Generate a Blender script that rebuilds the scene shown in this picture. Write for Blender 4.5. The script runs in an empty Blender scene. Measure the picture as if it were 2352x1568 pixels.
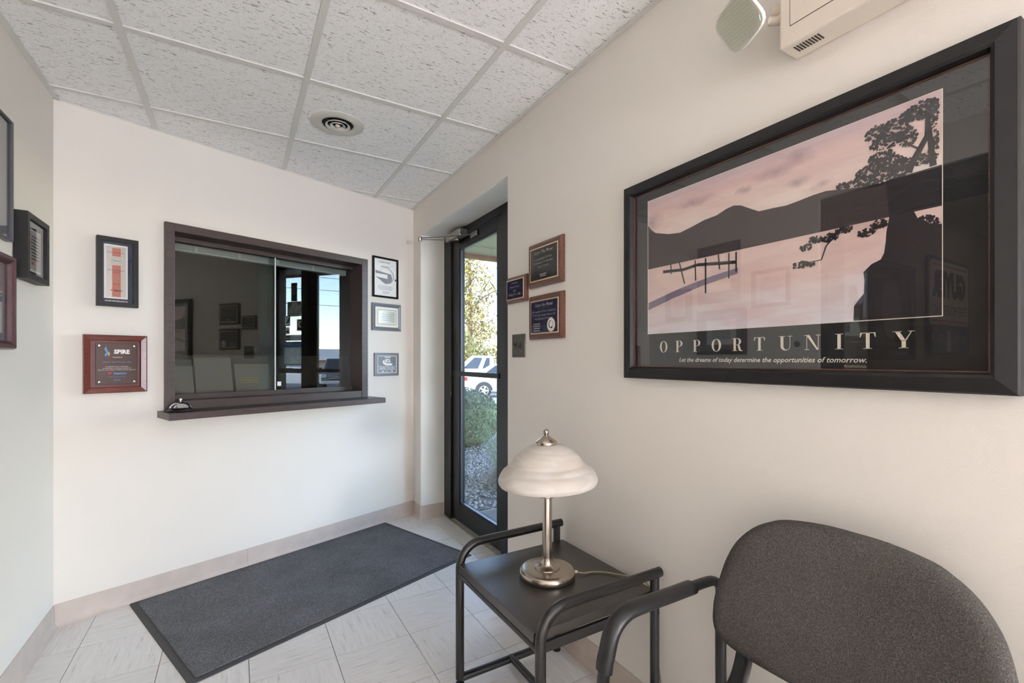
import bpy, bmesh, math, random
from math import sin, cos, pi, radians as R
from mathutils import Vector, Matrix, noise
random.seed(7)
S = bpy.context.scene
COL = S.collection

# ------------------------------------------------------------------ camera, sky, sun, exposure
cam_d = bpy.data.cameras.new('camera'); cam = bpy.data.objects.new('camera', cam_d); COL.objects.link(cam)
cam.location = (0, 0, 1.203); cam.rotation_euler = (R(90), 0, R(-30.698))
cam_d.sensor_width = 36; cam_d.sensor_fit = 'HORIZONTAL'; cam_d.lens = 16.319; cam_d.shift_y = 0.01766
cam_d.clip_start = .02; cam_d.clip_end = 400
S.camera = cam
W = bpy.data.worlds.new('sky'); S.world = W; W.use_nodes = True
wn = W.node_tree; sky = wn.nodes.new('ShaderNodeTexSky'); sky.sky_type = 'NISHITA'; sky.sun_disc = False
sky.sun_elevation = R(38); sky.sun_rotation = R(-72); sky.air_density = 1.0; sky.dust_density = .15; sky.ozone_density = 1.4
wn.links.new(sky.outputs[0], wn.nodes['Background'].inputs[0]); wn.nodes['Background'].inputs[1].default_value = 1.1
sun_d = bpy.data.lights.new('sun', 'SUN'); sun_d.energy = 5; sun_d.angle = R(.6); sun_d.color = (1, .95, .86)
sun = bpy.data.objects.new('sun', sun_d); COL.objects.link(sun)
sun.rotation_euler = Vector((.78, .24, -.62)).to_track_quat('-Z', 'Y').to_euler()
S.view_settings.view_transform = 'Standard'; S.view_settings.look = 'None'
S.view_settings.exposure = 0.63; S.view_settings.gamma = 1; S.view_settings.use_curve_mapping = False
S.cycles.transparent_max_bounces = 14; S.cycles.max_bounces = 7; S.cycles.diffuse_bounces = 6; S.cycles.glossy_bounces = 4; S.cycles.transmission_bounces = 4
S.cycles.use_light_tree = False; S.cycles.use_adaptive_sampling = True; S.cycles.adaptive_threshold = .03; S.cycles.adaptive_min_samples = 16; S.cycles.use_denoising = True
S.cycles.caustics_reflective = False; S.cycles.caustics_refractive = False
S.cycles.sample_clamp_indirect = 6

# ------------------------------------------------------------------ materials
def lin(h):
    h = h.lstrip('#'); c = [int(h[i:i+2], 16)/255 for i in (0, 2, 4)]
    return tuple((x/12.92 if x <= .04045 else ((x+.055)/1.055)**2.4) for x in c) + (1,)
class N:
    def __init__(s, name):
        s.m = bpy.data.materials.new(name); s.m.use_nodes = True; s.t = s.m.node_tree; s.b = s.t.nodes['Principled BSDF']
        s.out = s.t.nodes['Material Output']
    def n(s, ty, **kw):
        x = s.t.nodes.new('ShaderNode'+ty)
        for k, v in kw.items():
            if k.startswith('i_'):
                key = k[2:]; key = int(key) if key.isdigit() else key.replace('_', ' ')
                x.inputs[key].default_value = v
            else: setattr(x, k, v)
        return x
    def l(s, a, b): s.t.links.new(a, b)
    def coord(s, scale=(1, 1, 1), kind='Object', rot=(0, 0, 0)):
        tc = s.n('TexCoord'); mp = s.n('Mapping'); mp.inputs['Scale'].default_value = scale; mp.inputs['Rotation'].default_value = rot
        s.l(tc.outputs[kind], mp.inputs['Vector']); return mp.outputs[0]
    def ramp(s, src, stops):
        r = s.n('ValToRGB'); e = r.color_ramp.elements
        while len(e) < len(stops): e.new(.5)
        for i, (p, c) in enumerate(stops):
            e[i].position = p; e[i].color = c if len(c) == 4 else tuple(c)+(1,)
        s.l(src, r.inputs[0]); return r.outputs[0]
    def mix(s, f, a, b, mode='MIX'):
        x = s.n('MixRGB', blend_type=mode)
        for i, v in ((0, f), (1, a), (2, b)):
            if hasattr(v, 'links'): s.l(v, x.inputs[i])
            else: x.inputs[i].default_value = v
        return x.outputs[0]
    def bump(s, h, st=.2, d=.002):
        b = s.n('Bump'); b.inputs['Strength'].default_value = st; b.inputs['Distance'].default_value = d
        s.l(h, b.inputs['Height']); s.l(b.outputs[0], s.b.inputs['Normal'])
    def base(s, c):
        if hasattr(c, 'links'): s.l(c, s.b.inputs['Base Color'])
        else: s.b.inputs['Base Color'].default_value = c
def mat(name, hexc, rough=.5, metal=0, spec=.5, vary=0, vscale=8, bump=0, bscale=200, bdet=2.0):
    x = N(name); c = lin(hexc); x.b.inputs['Roughness'].default_value = rough; x.b.inputs['Metallic'].default_value = metal
    x.b.inputs['Specular IOR Level'].default_value = spec
    if vary:
        nz = x.n('TexNoise', i_Scale=vscale, i_Detail=4.0); x.l(x.coord(), nz.inputs['Vector'])
        x.base(x.ramp(nz.outputs['Fac'], [(.3, tuple(v*(1-vary) for v in c[:3])), (.7, tuple(min(1, v*(1+vary)) for v in c[:3]))]))
    else: x.base(c)
    if bump:
        nz = x.n('TexNoise', i_Scale=bscale, i_Detail=float(bdet)); x.l(x.coord(), nz.inputs['Vector']); x.bump(nz.outputs['Fac'], bump)
    return x.m
def emit(name, hexc, st):
    x = N(name); x.base(lin(hexc)); x.b.inputs['Emission Color'].default_value = lin(hexc); x.b.inputs['Emission Strength'].default_value = st; return x.m
def pane_mat(name, f0=.04, tint=(1, 1, 1, 1), smear=0):
    x = N(name); x.t.nodes.remove(x.b); lw = x.n('LayerWeight', i_Blend=.5)
    p = x.n('Math', operation='POWER'); x.l(lw.outputs['Facing'], p.inputs[0]); p.inputs[1].default_value = 5
    m = x.n('Math', operation='MULTIPLY_ADD'); x.l(p.outputs[0], m.inputs[0]); m.inputs[1].default_value = 1-f0; m.inputs[2].default_value = f0
    tr = x.n('BsdfTransparent'); tr.inputs[0].default_value = tint; gl = x.n('BsdfGlossy'); gl.inputs['Roughness'].default_value = smear
    mx = x.n('MixShader'); x.l(m.outputs[0], mx.inputs[0]); x.l(tr.outputs[0], mx.inputs[1]); x.l(gl.outputs[0], mx.inputs[2]); x.l(mx.outputs[0], x.out.inputs[0])
    return x.m
def wood(name, a, b, rough=.35, sc=(3, 40, 40)):
    x = N(name); nz = x.n('TexNoise', i_Scale=4.0, i_Detail=6.0, i_Distortion=.6); x.l(x.coord(sc), nz.inputs['Vector'])
    x.base(x.ramp(nz.outputs['Fac'], [(.3, lin(a)), (.7, lin(b))])); x.b.inputs['Roughness'].default_value = rough; return x.m
def ceiling_tile_mat():
    x = N('fissured_mineral_tile'); v = x.coord((1, 1, 1))
    mp = x.n('Mapping'); mp.inputs['Scale'].default_value = (34, 150, 1); x.l(v, mp.inputs['Vector'])
    w = x.n('TexNoise', i_Scale=1.0, i_Detail=2.5, i_Distortion=.9); x.l(mp.outputs[0], w.inputs['Vector'])
    worm = x.ramp(w.outputs['Fac'], [(.62, (0, 0, 0)), (.66, (1, 1, 1))])
    vo = x.n('TexVoronoi', i_Scale=230.0); x.l(v, vo.inputs['Vector'])
    pin = x.ramp(vo.outputs['Distance'], [(.16, (1, 1, 1)), (.27, (0, 0, 0))])
    big = x.n('TexNoise', i_Scale=60.0); x.l(v, big.inputs['Vector'])
    pin = x.mix(x.ramp(big.outputs['Fac'], [(.40, (0, 0, 0)), (.55, (1, 1, 1))]), (0, 0, 0, 1), pin)
    h = x.mix(1.0, worm, pin, 'LIGHTEN')
    x.base(x.mix(h, lin('#fbfaf7'), lin('#a8a39b'))); x.b.inputs['Roughness'].default_value = .95; x.b.inputs['Specular IOR Level'].default_value = .15
    return x.m
def floor_tile_mat(name, rot):
    x = N(name); oi = x.n('ObjectInfo'); sc = (9, 110, 9) if not rot else (110, 9, 9)
    tc = x.n('TexCoord'); ad = x.n('VectorMath', operation='ADD'); x.l(tc.outputs['Object'], ad.inputs[0])
    cx = x.n('CombineXYZ'); ml = x.n('Math', operation='MULTIPLY'); ml.inputs[1].default_value = 37.0; x.l(oi.outputs['Random'], ml.inputs[0])
    for i in range(3): x.l(ml.outputs[0], cx.inputs[i])
    x.l(cx.outputs[0], ad.inputs[1]); mp = x.n('Mapping'); mp.inputs['Scale'].default_value = sc; x.l(ad.outputs[0], mp.inputs[0])
    nz = x.n('TexNoise', i_Scale=1.0, i_Detail=5.0, i_Roughness=.65); x.l(mp.outputs[0], nz.inputs['Vector'])
    c = x.ramp(nz.outputs['Fac'], [(.28, lin('#bab4ae')), (.40, lin('#dfdbd6')), (.75, lin('#ece9e5'))])
    mp2 = x.n('Mapping'); mp2.inputs['Scale'].default_value = tuple(v*2.6 for v in sc); x.l(ad.outputs[0], mp2.inputs[0])
    n2 = x.n('TexNoise', i_Scale=1.0, i_Detail=2.0); x.l(mp2.outputs[0], n2.inputs['Vector'])
    c = x.mix(x.ramp(n2.outputs['Fac'], [(.68, (0, 0, 0)), (.76, (.38, .38, .38))]), c, lin('#857b72'))
    tone = x.ramp(oi.outputs['Random'], [(0, (.90, .89, .88)), (1, (1, 1, 1))])
    x.base(x.mix(1.0, c, tone, 'MULTIPLY')); x.b.inputs['Roughness'].default_value = .38; return x.m
def speckle(name, cols, scale, rough=.95, bump=.6, dist=.003):
    x = N(name); v = x.coord(); nz = x.n('TexNoise', i_Scale=scale, i_Detail=3.0, i_Roughness=.75); x.l(v, nz.inputs['Vector'])
    c = x.ramp(nz.outputs['Fac'], [(.32+.36*i/(len(cols)-1), lin(h)) for i, h in enumerate(cols)])
    big = x.n('TexNoise', i_Scale=5.0, i_Detail=3.0); x.l(v, big.inputs['Vector'])
    x.base(x.mix(1.0, c, x.ramp(big.outputs['Fac'], [(.3, (.82, .81, .80)), (.7, (1.08, 1.08, 1.08))]), 'MULTIPLY'))
    x.b.inputs['Roughness'].default_value = rough; x.b.inputs['Specular IOR Level'].default_value = .2; x.bump(nz.outputs['Fac'], bump, dist); return x.m
M = {}
M['wall'] = mat('beige_wall_paint', '#e8e1d8', .75, spec=.25, bump=.10, bscale=380, bdet=0)
M['reveal'] = mat('white_reveal_paint', '#f2efe8', .65, spec=.25)
M['tile'] = ceiling_tile_mat(); M['tee'] = mat('white_tee_metal', '#dcdad4', .45)
M['fa'] = floor_tile_mat('vinyl_tile_grain_x', 0); M['fb'] = floor_tile_mat('vinyl_tile_grain_y', 1)
M['joint'] = mat('dark_floor_joint', '#4d463f', .9)
M['base'] = mat('vinyl_cove_base', '#c6b8ad', .5, vary=.06, vscale=14)
M['mat'] = speckle('charcoal_carpet', ['#2c2c2d', '#565657', '#6d6d6e', '#b5b5b5'], 420)
M['rubber'] = mat('black_rubber', '#3c3b3c', .6, bump=.2, bscale=300)
M['black'] = mat('black_anodised_aluminium', '#17171a', .38, metal=.3, spec=.5)
M['darkgap'] = mat('black_gasket', '#08080a', .7)
M['bead'] = mat('grey_glazing_bead', '#474b55', .35, metal=.6)
M['alum'] = mat('worn_aluminium', '#bdb6a8', .45, metal=.6, vary=.12, vscale=20)
M['steel'] = mat('satin_steel', '#a9a49b', .28, metal=1)
M['nickel'] = mat('brushed_nickel', '#b9ada0', .24, metal=1, bump=.05, bscale=500)
M['chrome'] = mat('polished_chrome', '#e6e6e8', .06, metal=1)
M['glass'] = pane_mat('door_glass', .045); M['mirrorpane'] = pane_mat('reflective_office_glass', .075, (.80, .82, .80, 1))
M['pglass'] = pane_mat('picture_glass', .07); M['fglass'] = pane_mat('frame_glass', .03)
M['espresso'] = wood('espresso_wood', '#3a2f2d', '#4a3d3a', .38)
M['walnut'] = wood('walnut_veneer', '#4b3026', '#6f4a3a', .35); M['cherry'] = wood('cherry_wood', '#4a1d16', '#6d2e22', .3)
M['bframe'] = mat('black_frame_wood', '#161414', .5, spec=.35, vary=.15, vscale=30); M['gframe'] = mat('dark_grey_frame', '#4b4a50', .4)
M['rframe'] = mat('rosewood_frame', '#4d3034', .35, vary=.2, vscale=30)
M['navy'] = mat('navy_mat_board', '#26304a', .8); M['white'] = mat('white_card', '#f1efec', .7); M['ivory'] = mat('ivory_card', '#e6dfd2', .7)
M['greymat'] = mat('grey_mat_board', '#77757a', .8); M['silver'] = mat('silver_foil', '#b9b4ac', .35, metal=.5)
M['copper'] = mat('copper_print', '#b2614d', .45); M['ink'] = mat('black_ink', '#25232a', .7); M['inkgrey'] = mat('grey_ink', '#8b8a92', .7)
M['red'] = mat('red_ink', '#c5232c', .5); M['blue'] = mat('blue_ink', '#5d86b8', .5); M['gold'] = mat('gold_ink', '#b39a5d', .4, metal=.4)
M['cream'] = mat('cream_print', '#efe3d0', .6); M['brownplate'] = mat('brown_plate', '#3d2721', .35, metal=.2)
M['navyplate'] = mat('navy_brass_plate', '#1d1c3a', .22, metal=.3); M['blackplate'] = mat('black_brass_plate', '#2a2b28', .15, metal=.3)
M['brass'] = mat('pale_brass_edge', '#d8c0a0', .3, metal=.4); M['plate'] = mat('bronze_switch_plate', '#5a5650', .4, metal=.5)
M['engrave'] = mat('engraved_lettering', '#a9a29d', .4, metal=.3); M['pewter'] = mat('pewter_plaque', '#77767a', .4, metal=.3)
M['posterblack'] = mat('black_poster_border', '#141214', .6)
M['tabletop'] = mat('black_laminate', '#38342f', .27, spec=.7, bump=.12, bscale=900); M['tube'] = mat('black_powder_coat', '#1b1a19', .33, spec=.6)
M['pad'] = mat('black_arm_plastic', '#1d1c1c', .42); M['plastic'] = mat('cream_plastic', '#d9cdbd', .45); M['lens'] = pane_mat('clear_lens', .10, (.93, .93, .9, 1), .12)
M['lampback'] = mat('lamp_reflector', '#efece2', .4); M['ventm'] = mat('vent_enamel', '#cfccc2', .5)
M['green'] = mat('green_exit_letter', '#1e4a36', .5); M['slot'] = mat('dark_slot', '#3a332d', .8)
M['fabric'] = speckle('grey_woven_fabric', ['#322f2d', '#464340', '#544f4b', '#736d67'], 430, bump=.5, dist=.0015)
M['cordm'] = pane_mat('clear_cord', .06, (.9, .85, .72, 1), .1); M['copperwire'] = mat('cord_wire', '#b8a57e', .4, metal=.5)
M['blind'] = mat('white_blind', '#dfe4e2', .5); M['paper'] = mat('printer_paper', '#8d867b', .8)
M['officewall'] = mat('office_wall', '#5b554d', .9); M['hallwall'] = mat('hall_wall', '#a08f7d', .8); M['desk'] = mat('dark_desk', '#4c4137', .6)
M['signwhite'] = mat('sign_cream', '#cfc4b4', .5); M['signblue'] = mat('sign_blue', '#22305a', .45)
M['fill_globe_glow'] = emit('added_fill_globe', '#eaf0ff', 140.0); M['fill_panel_glow'] = emit('added_fill_panel', '#fff8f0', 1.2); M['hallglow'] = emit('lit_hall_diffuser', '#ffefdc', 3.0)  # globe and slim panel glow as added fill light
def shade_mat():
    x = N('alabaster_glass'); v = x.coord((6, 6, 34)); nz = x.n('TexNoise', i_Scale=1.0, i_Detail=3.0, i_Distortion=1.2); x.l(v, nz.inputs['Vector'])
    x.base(x.ramp(nz.outputs['Fac'], [(.40, lin('#c6bcb0')), (.62, lin('#d2cac1'))])); x.b.inputs['Roughness'].default_value = .55
    return x.m
M['alabaster'] = shade_mat()
def backlit(name, hexc):
    x = N(name); x.base(lin(hexc)); x.b.inputs['Roughness'].default_value = .8; tl = x.n('BsdfTranslucent'); tl.inputs[0].default_value = lin(hexc); mx = x.n('MixShader'); mx.inputs[0].default_value = .75
    x.l(x.b.outputs[0], mx.inputs[1]); x.l(tl.outputs[0], mx.inputs[2]); x.l(mx.outputs[0], x.out.inputs[0]); return x.m
for k_, h_ in (('s_white', '#f4f3f0'), ('s_blue', '#5f8fc4'), ('s_grey', '#c9c6c0'), ('s_cream', '#efe6da'), ('s_red', '#c96a6e'), ('s_mid', '#8f8f90')): M[k_] = backlit('sticker_'+k_[2:], h_)

# ------------------------------------------------------------------ mesh helpers
class MB:
    def __init__(s): s.v = []; s.f = []
    def add(s, vs, fs):
        o = len(s.v); s.v += [tuple(a) for a in vs]; s.f += [tuple(i+o for i in f) for f in fs]; return s
    def box(s, x0, x1, y0, y1, z0, z1):
        return s.add([(x, y, z) for z in (z0, z1) for y in (y0, y1) for x in (x0, x1)], [(0, 2, 3, 1), (4, 5, 7, 6), (0, 1, 5, 4), (2, 6, 7, 3), (0, 4, 6, 2), (1, 3, 7, 5)])
    def prism(s, poly, f0, f1):
        n = len(poly); a = [f0(p) for p in poly]; b = [f1(p) for p in poly]
        return s.add(a+b, [tuple(range(n-1, -1, -1)), tuple(range(n, 2*n))]+[(i, (i+1) % n, n+(i+1) % n, n+i) for i in range(n)])
    def quad(s, a, b, c, d): return s.add([a, b, c, d], [(0, 1, 2, 3)])
    def lathe(s, prof, n=40, c=(0, 0, 0), cap=True):
        vs = []; fs = []
        for r, z in prof:
            vs += [(c[0]+r*cos(2*pi*i/n), c[1]+r*sin(2*pi*i/n), c[2]+z) for i in range(n)]
        for k in range(len(prof)-1):
            fs += [(k*n+i, k*n+(i+1) % n, (k+1)*n+(i+1) % n, (k+1)*n+i) for i in range(n)]
        if cap:
            if prof[0][0] > 1e-5: fs.append(tuple(range(n-1, -1, -1)))
            if prof[-1][0] > 1e-5: fs.append(tuple((len(prof)-1)*n+i for i in range(n)))
        return s.add(vs, fs)
    def tube(s, pts, r, n=12, cap=True, flat=1.0, upv=None):
        pts = [Vector(p) for p in pts]; rings = []; up = None
        for i, p in enumerate(pts):
            t = (pts[min(i+1, len(pts)-1)]-pts[max(i-1, 0)]).normalized()
            if up is None: up = Vector(upv) if upv else (Vector((0, 0, 1)) if abs(t.z) < .9 else Vector((1, 0, 0)))
            a = t.cross(up).normalized(); up = a.cross(t).normalized(); rr = r[i] if isinstance(r, (list, tuple)) else r
            rings.append([p+a*rr*cos(2*pi*k/n)+up*rr*flat*sin(2*pi*k/n) for k in range(n)])
        vs = [v for g in rings for v in g]; fs = []
        for i in range(len(pts)-1): fs += [(i*n+k, i*n+(k+1) % n, (i+1)*n+(k+1) % n, (i+1)*n+k) for k in range(n)]
        if cap: fs += [tuple(range(n-1, -1, -1)), tuple((len(pts)-1)*n+k for k in range(n))]
        return s.add(vs, fs)
    def loop(s, w, h, prof, ox=0, oz=0):
        """picture-frame moulding: prof = [(inset, y)] swept round a w x h rectangle standing in XZ, front towards -Y"""
        vs = []; fs = []
        for ins, y in prof:
            a, b = w/2-ins, h/2-ins; vs += [(ox-a, y, oz-b), (ox+a, y, oz-b), (ox+a, y, oz+b), (ox-a, y, oz+b)]
        k = len(prof)
        for i in range(k):
            j = (i+1) % k; fs += [(i*4+q, i*4+(q+1) % 4, j*4+(q+1) % 4, j*4+q) for q in range(4)]
        return s.add(vs, fs)
    def card(s, x0, x1, z0, z1, y=0, t=.001): return s.box(x0, x1, y-t, y, z0, z1)
    def poly(s, pts, y=0): return s.add([(p[0], y, p[1]) for p in pts], [tuple(range(len(pts)))])
    def build(s, name, m, parent=None, smooth=False, bevel=0, seg=2, loc=None, rot=None, mats=None):
        me = bpy.data.meshes.new(name); me.from_pydata(s.v, [], s.f); me.update()
        bm = bmesh.new(); bm.from_mesh(me); bmesh.ops.recalc_face_normals(bm, faces=bm.faces); bm.to_mesh(me); bm.free()
        if m: me.materials.append(M[m] if isinstance(m, str) else m)
        if smooth:
            for p in me.polygons: p.use_smooth = True
            if hasattr(me, 'set_sharp_from_angle'): me.set_sharp_from_angle(angle=R(40))
        o = bpy.data.objects.new(name, me); COL.objects.link(o)
        if parent: o.parent = parent
        if loc: o.location = loc
        if rot: o.rotation_euler = rot
        if bevel:
            b = o.modifiers.new('bevel', 'BEVEL'); b.width = bevel; b.segments = seg; b.limit_method = 'ANGLE'; b.angle_limit = R(40)
        return o
def tag(o, label=None, cat=None, group=None, kind=None):
    for k, v in (('label', label), ('category', cat), ('group', group), ('kind', kind)):
        if v: o[k] = v
    return o
def thing(name, loc, rz, label, cat, group=None, kind=None):
    o = bpy.data.objects.new(name, None); COL.objects.link(o); o.empty_display_size = .05
    o.location = loc; o.rotation_euler = (0, 0, rz); return tag(o, label, cat, group, kind)
def struct(name, loc=(0, 0, 0), rz=0):
    return thing(name, loc, rz, None, None, None, 'structure')
def stuff(o): o['kind'] = 'structure'; return o
TEXTS = []
def text(parent, body, x, z, cap, m, y=-.001, width=None, align='CENTER', shear=0, bold=0, name='lettering', flip=False, sp=1.0):
    """flat lettering standing in XZ, read from -Y (or from +Y when flip)"""
    cu = bpy.data.curves.new(name, 'FONT'); cu.body = body; cu.size = cap/.70; cu.align_x = align; cu.align_y = 'BOTTOM_BASELINE'
    cu.shear = shear; cu.offset = bold; cu.resolution_u = 2; cu.space_character = sp
    o = bpy.data.objects.new(name+'_tmp', cu); COL.objects.link(o); TEXTS.append((o, parent, x, y, z, m, width, flip, name, align))
def finish_texts():
    bpy.context.view_layer.update(); dg = bpy.context.evaluated_depsgraph_get()
    for o, parent, x, y, z, m, width, flip, name, align in TEXTS:
        me = bpy.data.meshes.new_from_object(o.evaluated_get(dg))
        if not me.vertices: bpy.data.objects.remove(o); continue
        xs = [v.co.x for v in me.vertices]; sx = 1
        if width: sx = width/max(1e-6, max(xs)-min(xs))
        if width and sx > 1.25 and align == 'CENTER': sx = 1.25
        for v in me.vertices:
            a, b = v.co.x*sx, v.co.y; v.co = (-a if flip else a, 0, b)
        me.materials.clear(); me.materials.append(M[m])
        n = bpy.data.objects.new(name, me); COL.objects.link(n); n.parent = parent; n.location = (x, y, z)
        bpy.data.objects.remove(o)
def dashes(parent, x0, x1, z1, z0, rows, m, y=-.0012, h=None, seed=1, name='print', ragged=.25, words=6):
    """rows of short printed words too small to read"""
    rnd = random.Random(seed); b = MB(); dz = (z1-z0)/rows; h = h or dz*.42
    for i in range(rows):
        zz = z1-dz*(i+.5); w = (x1-x0)*(1-ragged*rnd.random()); a = (x0+x1-w)/2; e = a+w
        while a < e:
            l = min(e-a, (x1-x0)/words*(.5+rnd.random())); b.quad((a, y, zz-h/2), (a+l, y, zz-h/2), (a+l, y, zz+h/2), (a, y, zz+h/2)); a += l+(x1-x0)*.02
    return b.build(name, m, parent)
def ell(cx, cz, rx, rz, n=24, a0=0, a1=2*pi): return [(cx+rx*cos(a0+(a1-a0)*i/n), cz+rz*sin(a0+(a1-a0)*i/n)) for i in range(n+(0 if abs(a1-a0-2*pi) < 1e-6 else 1))]
def ringstrip(b, outer, inner, y=0):
    n = len(outer)
    for i in range(n): b.quad(*[(p[0], y, p[1]) for p in (outer[i], outer[(i+1) % n], inner[(i+1) % n], inner[i])])
def clip(poly, inside, cut):
    out = []
    for i, p in enumerate(poly):
        q = poly[(i+1) % len(poly)]; a, b = inside(p), inside(q)
        if a: out.append(p)
        if a != b: out.append(cut(p, q))
    return out

# ------------------------------------------------------------------ room shell
H = 2.376; RX = 1.195; LX = -.707; NY = -5.2; VY = -.62
BLx, BLy, BRx, BRy = -.707, 2.845, 1.195, 3.530
TH = math.atan2(BRy-BLy, BRx-BLx); BW = math.hypot(BRx-BLx, BRy-BLy); DX, DY = cos(TH), sin(TH)
DY0, DY1, DZ = 2.056, 3.365, 2.145          # door recess in the right wall
def back_y(x): return BLy+(x-BLx)*DY/DX
def room_clip(poly, extra=0):
    f = lambda p: p[1] <= back_y(p[0])+extra
    def cut(p, q):
        g = lambda r: r[1]-back_y(r[0])-extra
        t = g(p)/(g(p)-g(q)); return (p[0]+(q[0]-p[0])*t, p[1]+(q[1]-p[1])*t)
    return clip(poly, f, cut)
# right wall, with the door recess cut out
p = [(NY-.2, -.3), (DY0, -.3), (DY0, DZ), (DY1, DZ), (DY1, -.3), (3.75, -.3), (3.75, 2.6), (NY-.2, 2.6)]
wr = stuff(MB().prism(p, lambda q: (RX, q[0], q[1]), lambda q: (1.385, q[0], q[1])).build('wall_right', 'wall'))
rev = MB()
rev.box(RX+.004, 1.385, DY1-.003, DY1+.002, 0, DZ); rev.box(RX+.004, 1.385, DY0-.002, DY0+.003, 0, DZ); rev.box(RX+.004, 1.385, DY0, DY1, DZ-.003, DZ+.002)
stuff(rev.build('trim_1', 'reveal'))
# left wall, with the interior doorway
LY0, LY1, LZ = .52, 1.49, 2.19
p = [(NY-.2, -.3), (LY0, -.3), (LY0, LZ), (LY1, LZ), (LY1, -.3), (2.98, -.3), (2.98, 2.6), (NY-.2, 2.6)]
stuff(MB().prism(p, lambda q: (LX-.15, q[0], q[1]), lambda q: (LX, q[0], q[1])).build('wall_left', 'wall'))
# back wall with the pass-through hole (local x along the wall, y into it)
HX0, HX1, HZ0, HZ1 = .438, 1.564, .925, 1.885
def holed(name, x0, x1, z0, z1, y0, y1, m, loc, rz):
    b = MB(); O = [(x0, z0), (x1, z0), (x1, z1), (x0, z1)]; I = [(HX0, HZ0), (HX1, HZ0), (HX1, HZ1), (HX0, HZ1)]
    vs = [(a, y0, c) for a, c in O+I]+[(a, y1, c) for a, c in O+I]; fs = []
    for k in range(4):
        j = (k+1) % 4; fs += [(k, j, 4+j, 4+k), (8+j, 8+k, 12+k, 12+j), (4+k, 4+j, 12+j, 12+k), (j, k, 8+k, 8+j)]
    return b.add(vs, fs).build(name, m, loc=loc, rot=(0, 0, rz))
stuff(holed('wall_back', -.16, BW+.25, -.3, 2.6, 0, .15, 'wall', (BLx, BLy, 0), TH))
stuff(MB().box(LX-.15, 1.385, NY-.15, NY, -.3, 2.6).build('wall_front', 'wall'))

# floor: slab plus one vinyl tile at a time
fl = stuff(MB().box(LX-.15, 1.40, NY-.1, 3.75, -.12, -.0035).build('floor', 'joint'))
T = .3048; FX, FY = .652, 2.286
stuff(MB().box(LX-.01, RX+.01, NY-.01, VY-.001, -.003, 0).build('floor_near', 'fa'))
i0, i1 = math.floor((LX-FX)/T), math.ceil((1.40-FX)/T); j0, j1 = math.floor((VY-FY)/T), math.ceil((3.55-FY)/T)
for i in range(i0, i1):
    for j in range(j0, j1):
        x0, x1, y0, y1 = FX+i*T, FX+(i+1)*T, FY+j*T, FY+(j+1)*T; g = .0011
        x0, x1 = max(x0+g, LX-.01), min(x1-g, 1.40); 
        if y1 <= DY0 or y0 > DY1: x1 = min(x1, RX+.01)
        y0 = max(y0+g, VY); y1 = y1-g
        if x1-x0 < .01 or y1-y0 < .01: continue
        poly = room_clip([(x0, y0), (x1, y0), (x1, y1), (x0, y1)], .02)
        if len(poly) < 3: continue
        cx, cy = (x0+x1)/2, (y0+y1)/2
        b = MB(); b.prism(poly, lambda q: (q[0]-cx, q[1]-cy, -.003), lambda q: (q[0]-cx, q[1]-cy, 0))
        b.build('floor_tile', 'fa' if (i+j) % 2 else 'fb', fl, loc=(cx, cy, random.uniform(-.0003, .0002)))

# ceiling: slab, tee grid, and one lay-in tile at a time
ce = stuff(MB().box(LX-.15, 1.385, NY-.1, 3.75, 2.42, 2.6).build('ceiling', 'tee'))
GX = [LX, -.3565, .253, .863, RX]; GY = [3.944-.6096*k for k in range(9)]
TROF = []; stuff(MB().box(LX, RX, NY, GY[-1]-.012, 2.378, 2.395).build('ceiling_near', 'tile'))
for i in range(4):
    for j in range(len(GY)-1):
        y1, y0 = GY[j], GY[j+1]; x0, x1 = GX[i], GX[i+1]
        if y1-y0 < .02: continue
        poly = room_clip([(x0, y0), (x1, y0), (x1, y1), (x0, y1)])
        if len(poly) < 3 or (i, j) in TROF: continue
        cx, cy = (x0+x1)/2, (y0+y1)/2
        MB().prism(poly, lambda q: (q[0]-cx, q[1]-cy, 0), lambda q: (q[0]-cx, q[1]-cy, .014)).build('ceiling_tile', 'tile', ce, loc=(cx, cy, 2.381))
for x in GX[1:4]:
    y1 = back_y(x); MB().box(-.012, .012, NY, y1, 0, .0045).box(-.0025, .0025, NY, y1, .004, .04).build('main_tee', 'tee', ce, loc=(x, 0, 2.3755))
for y in GY[:-1]:
    if y > BRy: continue
    for i in range(4):
        x0, x1 = GX[i], GX[i+1]
        if back_y(x1) <= y: continue
        if back_y(x0) < y: x0 = BLx+(y-BLy)*DX/DY
        MB().box(x0+.012, x1-.012, -.012, .012, 0, .005).build('cross_tee', 'tee', ce, loc=(0, y, 2.3755))
for x0, x1 in ((LX, LX+.02), (RX-.02, RX)):
    MB().box(x0, x1, NY, back_y((x0+x1)/2), 2.3745, 2.379).build('wall_angle', 'tee', ce)
MB().box(0, BW, -.006, 0, 2.3745, 2.379).build('wall_angle', 'tee', ce, loc=(BLx, BLy, 0), rot=(0, 0, TH))

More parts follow.
